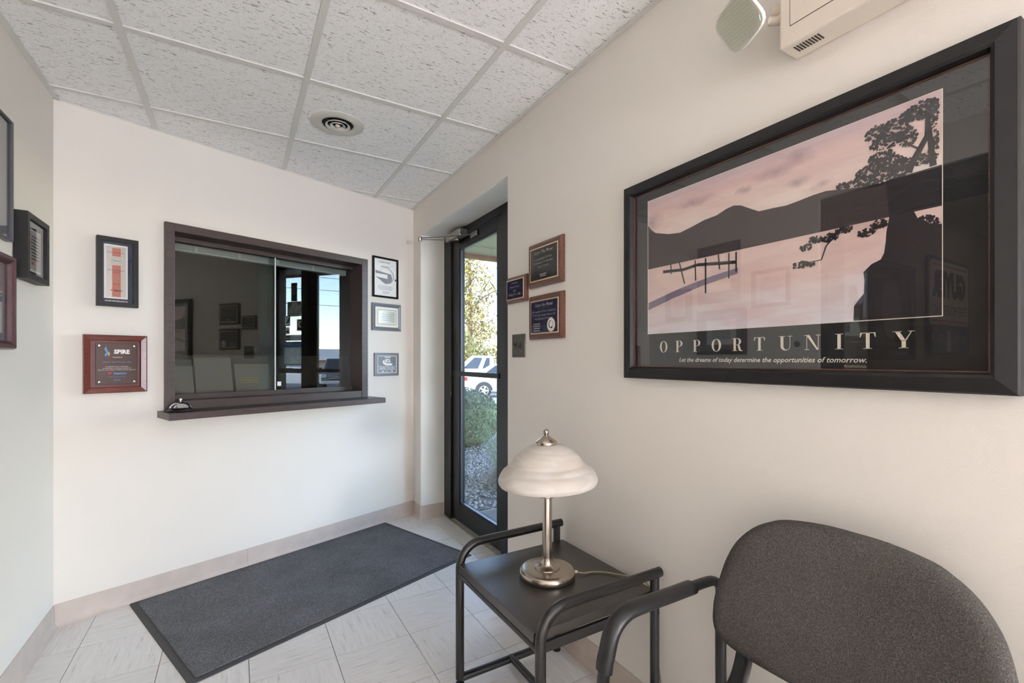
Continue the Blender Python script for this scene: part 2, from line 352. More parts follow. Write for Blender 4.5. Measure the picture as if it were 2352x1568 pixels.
# vinyl cove base
def cove(name, x0, x1, loc, rz, parent=None, h=.1):
    pr = [(0, h), (-.004, h), (-.005, .03), (-.008, .014), (-.016, .004), (-.022, 0), (0, 0)]
    o = MB().prism(pr, lambda q: (x0, q[0], q[1]), lambda q: (x1, q[0], q[1])).build(name, 'base', parent, smooth=True, loc=loc, rot=(0, 0, rz))
    if not parent: stuff(o)
    return o
bb = cove('baseboard_back', .004, .8090, (BLx, BLy, 0), TH); cove('cove_strip', .8102, BW-.006, (0, 0, 0), 0, bb)
cove('baseboard_left', 0, 2.845-1.495-.006, (LX, 1.495, 0), pi/2); cove('baseboard_right', -DY0+.0, 5.2, (RX, 0, 0), -pi/2)
cv = cove('baseboard_recess', RX-.0, 1.383, (0, DY1, 0), 0); 
cove('cove_strip', -BRy+.012, -DY1+.0, (RX, 0, 0), -pi/2, None)
bpy.data.objects['cove_strip.001'].name = 'baseboard_corner'
wrapc = MB(); pr = [(0, .1), (.004, .1), (.005, .03), (.008, .014), (.016, .004), (.022, 0), (0, 0)]; vs = []
for k in range(9):
    a = pi+pi/2*k/8; vs += [(cos(a)*q[0], sin(a)*q[0], q[1]) for q in pr]
wrapc.add(vs, [(k*7+q, (k+1)*7+q, (k+1)*7+(q+1) % 7, k*7+(q+1) % 7) for k in range(8) for q in range(7)])
wrapc.build('cove_corner', 'base', cv, smooth=True, loc=(RX, 0, 0))

# ------------------------------------------------------------------ glass entrance door in the recess (door_1) and its side light (window_1)
d1 = struct('door_1')
XF = 1.385
MB().box(XF, 1.475, 3.235, 3.385, 0, DZ+.02).build('jamb', 'black', d1, bevel=.003)
MB().box(XF+.012, XF+.02, 3.232, 3.236, 0, 2.09).build('gasket', 'darkgap', d1)
MB().box(XF, 1.475, 2.385, 2.470, 0, DZ+.02).build('mullion', 'black', d1, bevel=.003)
MB().box(XF, 1.475, 2.470, 3.235, 2.092, DZ+.02).build('header', 'black', d1, bevel=.003)
lf = MB().box(1.400, 1.445, 3.112, 3.230, .018, 2.086).build('stile', 'black', d1, bevel=.003)
MB().box(1.400, 1.445, 2.476, 2.546, .018, 2.086).build('stile', 'black', d1, bevel=.003)
MB().box(1.400, 1.445, 2.546, 3.112, 2.012, 2.086).build('rail', 'black', d1, bevel=.003)
MB().box(1.400, 1.445, 2.546, 3.112, .018, .150).build('rail', 'black', d1, bevel=.003)
bd = MB()
for a in ((3.098, 3.114, .148, 2.014), (2.544, 2.556, .148, 2.014)): bd.box(1.406, 1.420, *a)
bd.box(1.406, 1.420, 2.556, 3.098, .148, .163); bd.box(1.406, 1.420, 2.556, 3.098, 2.0, 2.014)
bd.build('glazing_bead', 'bead', d1)
MB().box(1.422, 1.428, 2.546, 3.112, .150, 2.012).build('glass_pane', 'glass', d1)
MB().box(1.385, 1.402, 2.500, 3.200, 1.085, 1.118).build('push_bar', 'black', d1, bevel=.004)
th = MB()
for k in range(5): th.box(1.372+k*.017, 1.386+k*.017, DY0+.004, DY1-.004, -.002, .006+.002*min(k, 4-k))
th.build('threshold', 'alum', d1)
cl = MB().box(1.318, 1.384, 2.93, 3.18, 2.060, 2.112).build('closer_body', 'steel', d1, bevel=.008)
MB().lathe([(.017, 0), (.02, .004), (.02, .012), (.012, .016)], 20, (1.350, 3.04, 2.048)).build('closer_spindle', 'steel', cl, smooth=True)
MB().tube([(1.350, 3.04, 2.052), (1.24, 3.12, 2.058), (1.133, 3.20, 2.064)], .006, 8, flat=.6).build('closer_arm', 'steel', d1)
MB().tube([(1.133, 3.20, 2.074), (1.26, 3.05, 2.066), (1.392, 2.86, 2.058)], .006, 8, flat=.6).build('closer_arm', 'steel', d1)
MB().lathe([(.012, -.016), (.014, -.012), (.014, .014), (.009, .018)], 14, (1.133, 3.20, 2.068)).build('arm_knuckle', 'steel', d1, smooth=True)
MB().box(1.385, 1.400, 2.80, 2.90, 2.040, 2.076).build('arm_shoe', 'steel', d1, bevel=.004)
w1 = struct('window_1')
MB().box(XF, 1.475, DY0-.02, 2.115, 0, DZ+.02).build('jamb', 'black', w1, bevel=.003)
MB().box(XF, 1.475, 2.115, 2.385, 2.07, DZ+.02).build('header', 'black', w1, bevel=.003)
MB().box(XF, 1.475, 2.115, 2.385, 0, .14).build('sill_rail', 'black', w1, bevel=.003)
MB().box(XF+.01, 1.455, 2.115, 2.385, 1.075, 1.118).build('cross_bar', 'black', w1, bevel=.003)
MB().box(1.427, 1.433, 2.115, 2.385, .14, 1.075).build('glass_pane', 'glass', w1); MB().box(1.427, 1.433, 2.115, 2.385, 1.118, 2.07).build('glass_pane', 'glass', w1)

# stickers on the side light: printed to be read from outside (local x = -Y there)
def sticker(name, yc, zc, w, h, m, label, cat='sticker'):
    t = thing(name, (1.426, yc, zc-h/2), -pi/2, label, cat, 'stickers on the side light')
    MB().box(-w/2, w/2, -.0006, 0, 0, h).build('sheet', m, t, loc=(0, 0, 0)); return t
t = sticker('door_sticker', 2.262, 1.85, .074, .178, 'ink', 'narrow black sticker with small lines, topmost on the side light glass')
dashes(t, -.028, .028, .15, .06, 5, 'cream', y=-.0012, seed=4, words=3); dashes(t, -.02, .02, .03, .015, 1, 'cream', y=-.0012, seed=5, words=2)
t = sticker('door_sticker', 2.262, 1.688, .168, .142, 's_grey', 'grey handshake picture sticker below the narrow black one')
b = MB(); b.poly([(.084, .06), (.03, .10), (-.02, .085), (-.045, .05), (-.02, .03), (.03, .04), (.084, .02)], -.0009); b.build('hand_print', 's_cream', t)
b = MB(); b.poly([(-.084, .11), (-.03, .10), (.0, .075), (-.01, .055), (-.05, .06), (-.084, .075)], -.0012); b.build('hand_print', 's_white', t)
b = MB(); b.poly([(-.03, .14), (-.084, .14), (-.084, .09), (-.05, .105)], -.001); b.build('sleeve_print', 's_red', t)
b = MB(); b.poly([(.02, .14), (.07, .14), (.084, .07), (.05, .085)], -.001); b.build('sleeve_print', 's_mid', t)
t = sticker('door_sticker', 2.338, 1.533, .088, .112, 's_white', 'white sticker with a round dark ribbon seal')
b = MB(); ringstrip(b, ell(0, .062, .04, .046), ell(0, .062, .028, .033), -.001); b.poly([(-.044, .012), (.044, .012), (.038, .03), (-.038, .03)], -.0013); b.build('seal_print', 'ink', t)
b = MB(); b.poly(ell(.0, .064, .012, .02, 12), -.001); b.build('leaf_print', 'copper', t)
t = sticker('door_sticker', 2.182, 1.575, .065, .10, 's_white', 'small white sticker with a dark curled triangle beside the seal')
b = MB(); b.poly([(.03, .02), (-.03, .045), (-.03, .098), (.0, .06)], -.001); b.build('triangle_print', 'ink', t)
t = sticker('door_sticker', 2.182, 1.482, .05, .066, 's_white', 'tiny white card sticker with a dark box above the no soliciting strip')
b = MB(); b.quad((-.016, -.001, .01), (.016, -.001, .01), (.016, -.001, .034), (-.016, -.001, .034)); b.build('box_print', 'ink', t)
t = sticker('door_sticker', 2.262, 1.412, .222, .056, 's_white', 'white NO SOLICITING strip sticker on the side light')
b = MB(); b.quad((.048, -.0008, .008), (.106, -.0008, .008), (.106, -.0008, .048), (.048, -.0008, .048)); b.build('box_print', 'ink', t)
text(t, 'NO', .077, .016, .022, 'white', y=-.0012, width=.05, flip=True, bold=.002); text(t, 'SOLICITING', -.030, .018, .018, 'ink', y=-.001, width=.135, flip=True)
t = sticker('door_sticker', 2.258, 1.262, .25, .226, 's_white', 'blue BUSINESS HOURS sign low on the side light')
b = MB(); b.quad((-.125, -.0009, .168), (.125, -.0009, .168), (.125, -.0009, .226), (-.125, -.0009, .226)); b.quad((-.125, -.0009, 0), (.125, -.0009, 0), (.125, -.0009, .012), (-.125, -.0009, .012)); b.quad((-.125, -.0009, .012), (-.113, -.0009, .012), (-.113, -.0009, .168), (-.125, -.0009, .168)); b.quad((.113, -.0009, .012), (.125, -.0009, .012), (.125, -.0009, .168), (.113, -.0009, .168)); b.build('border_print', 's_blue', t)
text(t, 'BUSINESS HOURS', 0, .190, .022, 'white', y=-.0012, width=.21, flip=True, bold=.001)
text(t, 'OPEN', -.02, .172, .009, 'white', y=-.0012, flip=True); text(t, 'CLOSE', -.08, .172, .009, 'white', y=-.0012, flip=True)
for k, dn in enumerate('MONDAY TUESDAY WEDNESDAY THURSDAY FRIDAY SATURDAY SUNDAY'.split()):
    zz = .148-k*.0215; text(t, dn, .108, zz, .012, 'ink', y=-.0013, align='LEFT', flip=True)
    if k < 5: text(t, '8:00', -.02, zz, .012, 'ink', y=-.0013, flip=True); text(t, '5:00', -.08, zz, .012, 'ink', y=-.0013, flip=True)
    else: text(t, 'CLOSED', -.055, zz, .012, 'ink', y=-.0013, flip=True)

# ------------------------------------------------------------------ pass-through office window in the back wall (window_2)
w2 = struct('window_2', (BLx, BLy, 0), TH)
fx0, fx1, fz0, fz1 = .408, 1.600, .938, 1.915
MB().box(fx0, .451, -.022, .16, fz0, fz1).build('side_casing', 'espresso', w2, bevel=.002)
MB().box(1.553, fx1, -.022, .16, fz0, fz1).build('side_casing', 'espresso', w2, bevel=.002)
MB().box(.451, 1.553, -.022, .16, 1.872, fz1).build('head_casing', 'espresso', w2, bevel=.002)
MB().box(.451, 1.553, -.018, .16, fz0, .985).build('bottom_casing', 'espresso', w2, bevel=.002)
MB().box(.451, 1.553, .10, .115, .985, 1.012).box(.451, 1.553, .135, .15, .985, 1.012).build('lower_track', 'espresso', w2)
MB().box(.451, 1.553, .10, .115, 1.848, 1.872).box(.451, 1.553, .135, .15, 1.848, 1.872).build('upper_track', 'espresso', w2)
MB().box(.452, 1.022, .1175, .1235, 1.0, 1.862).build('sliding_pane', 'mirrorpane', w2)
MB().box(1.016, 1.0225, .1165, .1245, 1.0, 1.862).build('polished_edge', 'blind', w2)
MB().box(.985, 1.552, .1275, .1335, 1.0, 1.862).build('sliding_pane', 'mirrorpane', w2)
MB().box(1.012, 1.03, .108, .125, .986, 1.008).build('pane_stop', 'darkgap', w2)
sl = MB().box(.380, 1.624, -.200, 0, .905, .940).build('sill_shelf', 'espresso', w2, bevel=.002)
t = thing('glass_label', (BLx, BLy, 0), TH, 'small plain white label stuck low on the sliding office glass', 'label')
MB().box(1.036, 1.060, .1262, .1272, 1.035, 1.062).build('paper_square', 'white', t)

# office behind it
stuff(MB().add([(x, y, z) for z in (.0, 2.376) for y in (.152, 2.4) for x in (-.6, 2.2)], [(0, 1, 3, 2), (4, 6, 7, 5), (2, 3, 7, 6), (0, 2, 6, 4), (1, 5, 7, 3)]).build('wall_office', 'officewall', loc=(BLx, BLy, 0), rot=(0, 0, TH)))
t = thing('window_blind', (BLx, BLy, 0), TH, 'white slatted blind drawn up to the top of the office window', 'blind')
MB().box(.43, 1.57, .20, .24, 1.865, 1.895).build('headrail', 'blind', t, bevel=.003)
for k in range(7): MB().box(.44, 1.56, .196, .244, 1.830+k*.0048, 1.8335+k*.0048).build('slat', 'blind', t)
MB().box(.44, 1.56, .198, .242, 1.818, 1.8285).build('bottom_rail', 'blind', t, bevel=.003)
for u in (.60, .83, 1.06, 1.30): MB().box(u, u+.016, .193, .197, 1.818, 1.895).build('ladder_clip', 'white', t)
t = thing('office_counter', (BLx, BLy, 0), TH, 'dark office counter with a low riser behind the sliding glass', 'counter')
MB().box(.30, 1.75, .165, .75, .945, .975).build('counter_top', 'desk', t, bevel=.003)
MB().box(.30, 1.75, .42, .44, .975, 1.23).build('riser', 'desk', t); MB().box(.32, .36, .70, .74, 0, .945).build('leg', 'desk', t); MB().box(1.69, 1.73, .70, .74, 0, .945).build('leg', 'desk', t)
MB().box(.32, .36, .17, .21, 0, .945).build('leg', 'desk', t); MB().box(1.69, 1.73, .17, .21, 0, .945).build('leg', 'desk', t)
for k, (u0, u1, hh, dy, lb) in enumerate(((.475, .645, .235, .0, 'printed list sheet leaning leftmost behind the office glass'), (.660, .865, .245, .012, 'plain paper sheet leaning in the middle behind the office glass'), (.885, 1.10, .205, .02, 'paper sheet with yellow highlighter lines behind the office glass'))):
    t = thing('paper_sheet', (BLx+DX*(u0+u1)/2-DY*(.345+dy), BLy+DY*(u0+u1)/2+DX*(.345+dy), .976), TH, lb, 'paper', 'papers behind the office glass')
    w = (u1-u0)/2; q = MB().box(-w, w, 0, .001, 0, hh).build('sheet', 'paper', t, rot=(R(-14), 0, R(0)))
    if k == 0: dashes(q, -w*.85, -w*.05, hh*.95, hh*.08, 17, 'inkgrey', seed=3, words=4, y=-.0012); dashes(q, w*.1, w*.9, hh*.95, hh*.5, 10, 'inkgrey', seed=6, words=4, y=-.0012)
    elif k == 2:
        b = MB()
        for zz in (.36, .44, .52): b.quad((-w*.7, -.0012, hh*zz), (w*.3, -.0012, hh*zz), (w*.3, -.0012, hh*(zz+.035)), (-w*.7, -.0012, hh*(zz+.035)))
        b.build('highlight_print', 'gold', q)
    else: dashes(q, -w*.8, w*.3, hh*.9, hh*.5, 9, 'inkgrey', seed=8, words=5, y=-.0012)

# service bell on the sill
bx, by = -.2425, 2.8275
t = thing('service_bell', (BLx+DX*.452+DY*.110, BLy+DY*.452-DX*.110, .9405), TH, 'chrome service bell on the left end of the dark window sill', 'bell')
MB().lathe([(.056, 0), (.058, .003), (.055, .008), (.040, .017), (.036, .018)], 32).build('base', 'tube', t, smooth=True)
MB().lathe([(.047, .0185), (.0485, .0195), (.047, .0215), (.043, .029), (.034, .040), (.020, .047), (.006, .050), (0, .050)], 40).build('dome', 'chrome', t, smooth=True)
MB().lathe([(.003, .049), (.003, .055), (.0065, .056), (.0065, .062), (.004, .066), (.0015, .067), (0, .067)], 16).build('plunger', 'chrome', t, smooth=True)

# ------------------------------------------------------------------ framed awards
def on_back(u, z): return (BLx+DX*u, BLy+DY*u, z)
def box_frame(parent, w, h, bar, depth, m, lip=.0, back=-.004):
    pr = [(0, 0), (0, -depth), (bar*.15, -depth-lip), (bar*.85, -depth-lip), (bar, -depth), (bar, back), (bar, 0)]
    return MB().loop(w, h, pr).build('frame', m, parent)
# tall black frame, back wall left
t = thing('framed_award', on_back(.2205, 1.6235), TH, 'tall black framed award with a copper stripe and year 2012', 'picture')
box_frame(t, .155, .331, .020, .032, 'bframe'); MB().card(-.060, .060, -.148, .148, -.004, .002).build('mat_board', 'navy', t)
MB().card(-.049, .040, -.126, .134, -.006, .002).build('certificate', 'white', t); MB().card(-.041, .033, -.118, .126, -.0081, .0006).build('silver_plate', 'silver', t)
MB().card(-.019, .013, -.118, .118, -.0088, .0005).build('copper_stripe', 'copper', t); MB().card(-.030, .022, .035, .078, -.0094, .0005).build('seal_panel', 'silver', t)
b = MB(); ringstrip(b, ell(-.004, .057, .02, .016), ell(-.004, .057, .0185, .0145), -.0101); b.build('seal_print', 'inkgrey', t)
for s_, z_, c_, w_, m_ in (('Guyer the Mover, Inc.', .094, .0065, .066, 'ink'), ('Sales', .054, .008, .028, 'ink'), ('Bronze Medallion', .008, .006, .060, 'ink'), ('Award', -.002, .006, .022, 'ink'), ('Sales In Excess', -.021, .005, .046, 'inkgrey'), ('Of $250,000', -.031, .005, .038, 'inkgrey'), ('2012', -.060, .008, .024, 'ink')):
    text(t, s_, -.004, z_, c_, m_, y=-.0102, width=w_)
text(t, 'W', -.021, -.090, .009, 'red', y=-.0102, width=.010, shear=.25, bold=.0006); text(t, 'heaton', .002, -.090, .009, 'ink', y=-.0102, width=.032, shear=.25, bold=.0004)
text(t, 'SALES EXCELLENCE', -.003, -.140, .0055, 'white', y=-.0068, width=.088, bold=.0003)
MB().card(-.0755+.018, .0755-.018, -.146, .146, -.024, .0015).build('glass_pane', 'fglass', t)
# SPIRE plaque in a cherry shadow box
t = thing('award_plaque', on_back(.2145, 1.182), TH, 'square cherry wood shadow box award lettered SPIRE', 'plaque')
MB().loop(.236, .276, [(0, 0), (0, -.030), (.004, -.034), (.024, -.030), (.026, -.006), (.026, 0)]).build('frame', 'cherry', t)
MB().card(-.094, .094, -.114, .114, -.003, .002).build('backing', 'cherry', t)
MB().card(-.074, .082, -.098, .100, -.012, .004).build('acrylic_plate', 'brownplate', t, bevel=.001)
for sx, sz in ((-.061, .087), (.070, .087), (-.061, -.086), (.070, -.086)):
    MB().lathe([(.0055, 0), (.0065, .002), (.005, .0045), (0, .005)], 16).build('standoff', 'chrome', t, loc=(sx, -.016, sz), rot=(R(90), 0, 0), smooth=True)
b = MB(); b.poly([(-.040, .035), (-.030, .045), (-.031, .065), (-.038, .085), (-.043, .070), (-.036, .055), (-.042, .045)], -.0166); b.build('flame_print', 'blue', t)
b = MB(); b.poly([(-.028, .035), (-.022, .048), (-.028, .062), (-.030, .05)], -.0168); b.build('flame_print', 'gold', t)
yy = -.0168
text(t, 'SPIRE', .022, .050, .019, 'white', y=yy, width=.060, bold=.0012); text(t, 'Presented to', .006, .030, .0052, 'white', y=yy, width=.036)
text(t, 'Guyer the Mover, Inc.', .004, .006, .0078, 'blue', y=yy, width=.108, shear=.25)
for k, s_ in enumerate(('In recognition of your commitment', 'and dedication to achieving the goals and', 'objectives of providing an excellent customer experience')): text(t, s_, .004, -.014-.008*k, .0042, 'white', y=yy, width=(.085, .105, .142)[k])
text(t, 'W', -.024, -.050, .012, 'red', y=yy, width=.016, shear=.2, bold=.001); text(t, 'heaton', .014, -.050, .011, 'blue', y=yy, width=.050, shear=.25, bold=.0006)
text(t, 'We move your life', .004, -.064, .005, 'blue', y=yy, width=.060, shear=.25); text(t, '2019', .004, -.082, .008, 'blue', y=yy, width=.024)
# three right of the window
t = thing('certificate_frame', on_back(1.758, 1.808), TH, 'thin black framed white certificate, topmost right of the office window', 'picture')
MB().loop(.222, .296, [(0, 0), (0, -.014), (.004, -.018), (.007, -.012), (.010, -.018), (.013, -.012), (.013, 0)]).build('frame', 'bframe', t)
MB().card(-.099, .099, -.136, .136, -.003, .002).build('certificate', 'white', t)
text(t, 'Celebrating', -.012, .108, .012, 'ink', y=-.0062, width=.12, shear=.4); text(t, 'years', .06, .094, .007, 'inkgrey', y=-.0062, shear=.4); dashes(t, -.05, .05, .088, .074, 1, 'inkgrey', seed=2, y=-.006)
b = MB(); ringstrip(b, ell(.006, .015, .070, .062, 32), ell(.006, .015, .060, .052, 32), -.0058); b.build('ring_print', 'silver', t)
b = MB(); b.poly([(-.085, .048), (.05, .03), (.06, .0), (.05, -.035), (.0, -.045), (-.06, -.012), (-.085, .0)], -.0061); b.build('truck_print', 'inkgrey', t)
b = MB(); b.quad((-.085, -.0064, .0), (.018, -.0064, -.006), (.018, -.0064, .024), (-.085, -.0064, .026)); b.build('panel_print', 'white', t)
b = MB(); b.quad((.084, -.0064, -.016), (.094, -.0064, -.016), (.094, -.0064, .0), (.084, -.0064, .0)); b.build('mark_print', 'ink', t)
dashes(t, -.07, .07, -.058, -.092, 3, 'inkgrey', seed=9, y=-.006, h=.003); dashes(t, -.03, .04, -.10, -.118, 2, 'inkgrey', seed=10, y=-.006, h=.003)
t = thing('certificate_frame', on_back(1.767, 1.5165), TH, 'grey framed gold-bordered certificate between the other two right of the window', 'picture')
MB().loop(.252, .199, [(0, 0), (0, -.014), (.003, -.018), (.006, -.018), (.026, -.013), (.026, 0)]).build('frame', 'pewter', t)
MB().card(-.101, .101, -.075, .075, -.009, .002).build('certificate', 'white', t)
b = MB().loop(.166, .112, [(0, -.0118), (.005, -.0118), (.005, -.0112), (0, -.0112)]); b.build('border_print', 'gold', t)
MB().card(-.070, .070, -.044, .044, -.0112, .0004).build('panel_print', 'silver', t); dashes(t, -.05, .05, .03, -.03, 4, 'inkgrey', seed=12, y=-.0122, h=.003)
t = thing('association_plaque', on_back(1.768, 1.1675), TH, 'small pewter plaque lettered IMTA, lowest right of the office window', 'plaque')
MB().box(-.1065, .1065, -.013, 0, -.084, .084).build('board', 'pewter', t, bevel=.003)
MB().loop(.166, .128, [(0, -.0142), (.004, -.0142), (.004, -.013), (0, -.013)]).build('border_print', 'white', t)
b = MB(); ou = [(.045, -.008), (-.01, -.008), (-.035, .004), (-.040, .022), (-.024, .036)]; inn = [(.045, .008), (-.005, .008), (-.020, .014), (-.022, .022), (-.020, .028)]
for k in range(4): b.quad(*[(q[0], -.0136, q[1]) for q in (ou[k], ou[k+1], inn[k+1], inn[k])])
b.quad((-.022, -.0136, .050), (.032, -.0136, .050), (.032, -.0136, .056), (-.022, -.0136, .056)); b.build('swoosh_print', 'white', t)
text(t, 'IMTA', .006, .014, .026, 'white', y=-.0138, width=.046, bold=.002); text(t, 'Indiana Motor Truck Association', 0, -.031, .011, 'white', y=-.0138, width=.132, bold=.0006)
b = MB(); b.quad((-.076, -.0136, -.016), (.076, -.0136, -.016), (.076, -.0136, -.0135), (-.076, -.0136, -.0135)); b.quad((-.076, -.0136, -.040), (.076, -.0136, -.040), (.076, -.0136, -.0375), (-.076, -.0136, -.0375)); b.build('rule_print', 'white', t)
text(t, '2012', .0, -.056, .010, 'white', y=-.0138, width=.030); dashes(t, -.050, -.026, -.044, -.058, 1, 'white', seed=3, y=-.0136, words=2); dashes(t, .030, .054, -.042, -.056, 1, 'white', seed=4, y=-.0136, words=2)

# left wall: four frames and a push-button plate (local x = +Y)
def doc(t, w, h, seed, rows=9, m='inkgrey', top=.5): dashes(t, -w*.36, w*.36, h*.36, -h*.3, rows, m, seed=seed, y=-.0090, words=5)
t = thing('document_frame', (LX, 2.172, 1.838), pi/2, 'large grey-matted framed document, highest on the left wall', 'picture')
MB().loop(.345, .430, [(0, 0), (0, -.018), (.003, -.021), (.007, -.021), (.010, -.016), (.010, 0)]).build('frame', 'gframe', t)
MB().card(-.163, .163, -.206, .206, -.004, .002).build('mat_board', 'greymat', t); MB().card(-.098, .098, -.130, .135, -.006, .001).build('document', 'white', t)
b = MB().tube([(-.05, -.0078, .03), (-.02, -.0078, .06), (.03, -.0078, .045), (.06, -.0078, .075), (.085, -.0078, .06)], .0012, 6).build('script_print', 'inkgrey', t); doc(t, .2, .2, 21, 7)
MB().card(-.163, .163, -.206, .206, -.012, .0015).build('glass_pane', 'fglass', t)
t = thing('document_frame', (LX, 2.520, 1.632), pi/2, 'deep black shadow box frame with a printed certificate, nearest the corner on the left wall', 'picture')
box_frame(t, .232, .250, .022, .040, 'bframe'); MB().card(-.095, .095, -.104, .104, -.024, .002).build('mat_board', 'navy', t)
MB().card(-.066, .066, -.088, .074, -.026, .001).build('document', 'white', t); MB().card(-.060, .060, -.080, .070, -.0272, .0008).build('plate', 'silver', t)
dashes(t, -.047, .047, .054, -.045, 8, 'ink', seed=22, y=-.0286, words=5)
b = MB(); b.quad((-.035, -.0286, -.062), (-.015, -.0286, -.062), (-.015, -.0286, -.050), (-.035, -.0286, -.050)); b.build('mark_print', 'red', t)
MB().card(-.095, .095, -.104, .104, -.032, .0015).build('glass_pane', 'fglass', t)
t = thing('document_frame', (LX, 2.150, 1.404), pi/2, 'rosewood framed document with grey mat, lowest on the left wall', 'picture')
MB().loop(.395, .330, [(0, 0), (0, -.020), (.005, -.028), (.015, -.028), (.022, -.018), (.025, -.022), (.030, -.012), (.030, 0)]).build('frame', 'rframe', t)
MB().card(-.168, .168, -.136, .136, -.004, .002).build('mat_board', 'greymat', t); MB().card(-.120, .120, -.092, .092, -.006, .001).build('document', 'white', t); doc(t, .24, .17, 23, 8)
MB().card(-.168, .168, -.136, .136, -.010, .0015).build('glass_pane', 'fglass', t)
t = thing('document_frame', (LX, 1.782, 1.682), pi/2, 'brown framed letter beside the interior glass door on the left wall', 'picture')
MB().loop(.255, .250, [(0, 0), (0, -.020), (.004, -.026), (.018, -.024), (.024, -.012), (.024, 0)]).build('frame', 'walnut', t)
MB().card(-.104, .104, -.101, .101, -.004, .002).build('document', 'white', t); doc(t, .2, .2, 24, 10); MB().card(-.104, .104, -.101, .101, -.010, .0015).build('glass_pane', 'fglass', t)
t = thing('door_button', (LX, 1.612, 1.245), pi/2, 'steel push-button plate beside the interior glass door', 'button')
MB().box(-.035, .035, -.004, 0, 0, .115).build('plate', 'blind', t, bevel=.0015); MB().lathe([(.017, 0), (.017, .008), (.013, .010), (.012, .014), (0, .014)], 24).build('knob', 'tube', t, loc=(0, -.004, .058), rot=(R(90), 0, 0), smooth=True)
for z in (.014, .101): MB().lathe([(.004, 0), (.003, .002), (0, .002)], 10).build('screw', 'steel', t, loc=(0, -.004, z), rot=(R(90), 0, 0))

# right wall plaques (local x = -Y)
def rw(Y, z): return (RX, Y, z)
def plaque(name, Y0, Y1, z0, z1, label, plate, edge=.024):
    w, h = Y1-Y0, z1-z0; t = thing(name, rw((Y0+Y1)/2, (z0+z1)/2), -pi/2, label, 'plaque', 'wood plaques by the entrance')
    MB().loop(w, h, [(0, 0), (0, -.009), (.012, -.018)], 0, 0); b = MB()
    a, c = w/2, h/2; i = .011
    b.add([(-a, 0, -c), (a, 0, -c), (a, 0, c), (-a, 0, c), (-a, -.010, -c), (a, -.010, -c), (a, -.010, c), (-a, -.010, c), (-a+i, -.019, -c+i), (a-i, -.019, -c+i), (a-i, -.019, c-i), (-a+i, -.019, c-i)],
          [(3, 2, 1, 0), (0, 1, 5, 4), (1, 2, 6, 5), (2, 3, 7, 6), (3, 0, 4, 7), (4, 5, 9, 8), (5, 6, 10, 9), (6, 7, 11, 10), (7, 4, 8, 11), (8, 9, 10, 11)])
    b.build('board', 'walnut', t)
    MB().box(-a+edge, a-edge, -.0203, -.019, -c+edge, c-edge).build('brass_edge', 'brass', t, bevel=.006)
    e = edge+.005; MB().box(-a+e, a-e, -.0211, -.019, -c+e, c-e).build('plate', plate, t, bevel=.005); return t
t = plaque('wall_plaque', 1.573, 1.838, 1.534, 1.734, 'upper walnut plaque with a black plate and faint engraving', 'blackplate')
text(t, 'Guyer The Mover', 0, .045, .014, 'engrave', y=-.0222, width=.15, shear=.35)
for k, s_ in enumerate(('In Recognition Of Your', 'Commitment To The Fight', 'Against Cancer')): text(t, s_, 0, .018-.017*k, .008, 'engrave', y=-.0222, width=(.15, .15, .1)[k])
dashes(t, -.03, .03, -.045, -.062, 2, 'engrave', seed=5, y=-.0222, h=.004)
t = plaque('wall_plaque', 1.570, 1.834, 1.295, 1.495, 'lower walnut plaque with a navy plate and round white seal', 'navyplate')
text(t, 'Guyer the Mover', 0, .046, .015, 'engrave', y=-.0222, width=.14, shear=.35)
for k, s_ in enumerate(('In Recognition Of Your Commitment', 'To The Fight Against Cancer And', 'Your Generous Contribution')): text(t, s_, 0, .020-.016*k, .008, 'engrave', y=-.0222, width=(.185, .175, .14)[k])
dashes(t, -.085, -.02, -.026, -.066, 4, 'engrave', seed=6, y=-.0222, h=.004, words=3)
b = MB(); n = 40; b.poly([((.058+(.030+.0015*(-1)**k)*cos(2*pi*k/n)), (-.040+(.030+.0015*(-1)**k)*sin(2*pi*k/n))) for k in range(n)], -.0224); b.build('seal', 'ivory', t)
b = MB(); ringstrip(b, ell(.056, -.038, .016, .017, 24), ell(.060, -.038, .015, .015, 24), -.0228); b.quad((.058, -.0229, -.056), (.068, -.0229, -.056), (.068, -.0229, -.048), (.058, -.0229, -.048)); b.build('seal_print', 'navyplate', t)
t = plaque('wall_plaque', 1.857, 2.046, 1.484, 1.612, 'small walnut plaque with a navy plate at the doorway edge', 'navyplate', .014)
for k, (s_, c_, w_) in enumerate((('American', .008, .06), ('Cancer Society', .008, .10), ('2003', .008, .03), ('Relay For Life', .012, .11), ('Guyer the Mover, Inc.', .007, .11))): text(t, s_, 0, .028-.0195*k, c_, 'engrave', y=-.0222, width=w_)
t = thing('light_switch', rw(1.943, 1.214), -pi/2, 'bronze double toggle light switch under the small plaque', 'switch')
MB().box(-.060, .060, -.006, 0, 0, .114).build('cover_plate', 'plate', t, bevel=.003)
for sx in (-.023, .023):
    MB().box(sx-.005, sx+.005, -.0065, -.004, .045, .069).build('slot', 'slot', t)
    MB().box(-.0045, .0045, -.018, 0, -.004, .004).build('toggle', 'tube', t, bevel=.0015, loc=(sx, -.005, .057), rot=(R(-28 if sx < 0 else 28), 0, 0))
    for z in (.027, .087): MB().lathe([(.003, 0), (.0022, .0015), (0, .0015)], 10).build('screw', 'steel', t, loc=(sx, -.006, z), rot=(R(90), 0, 0))

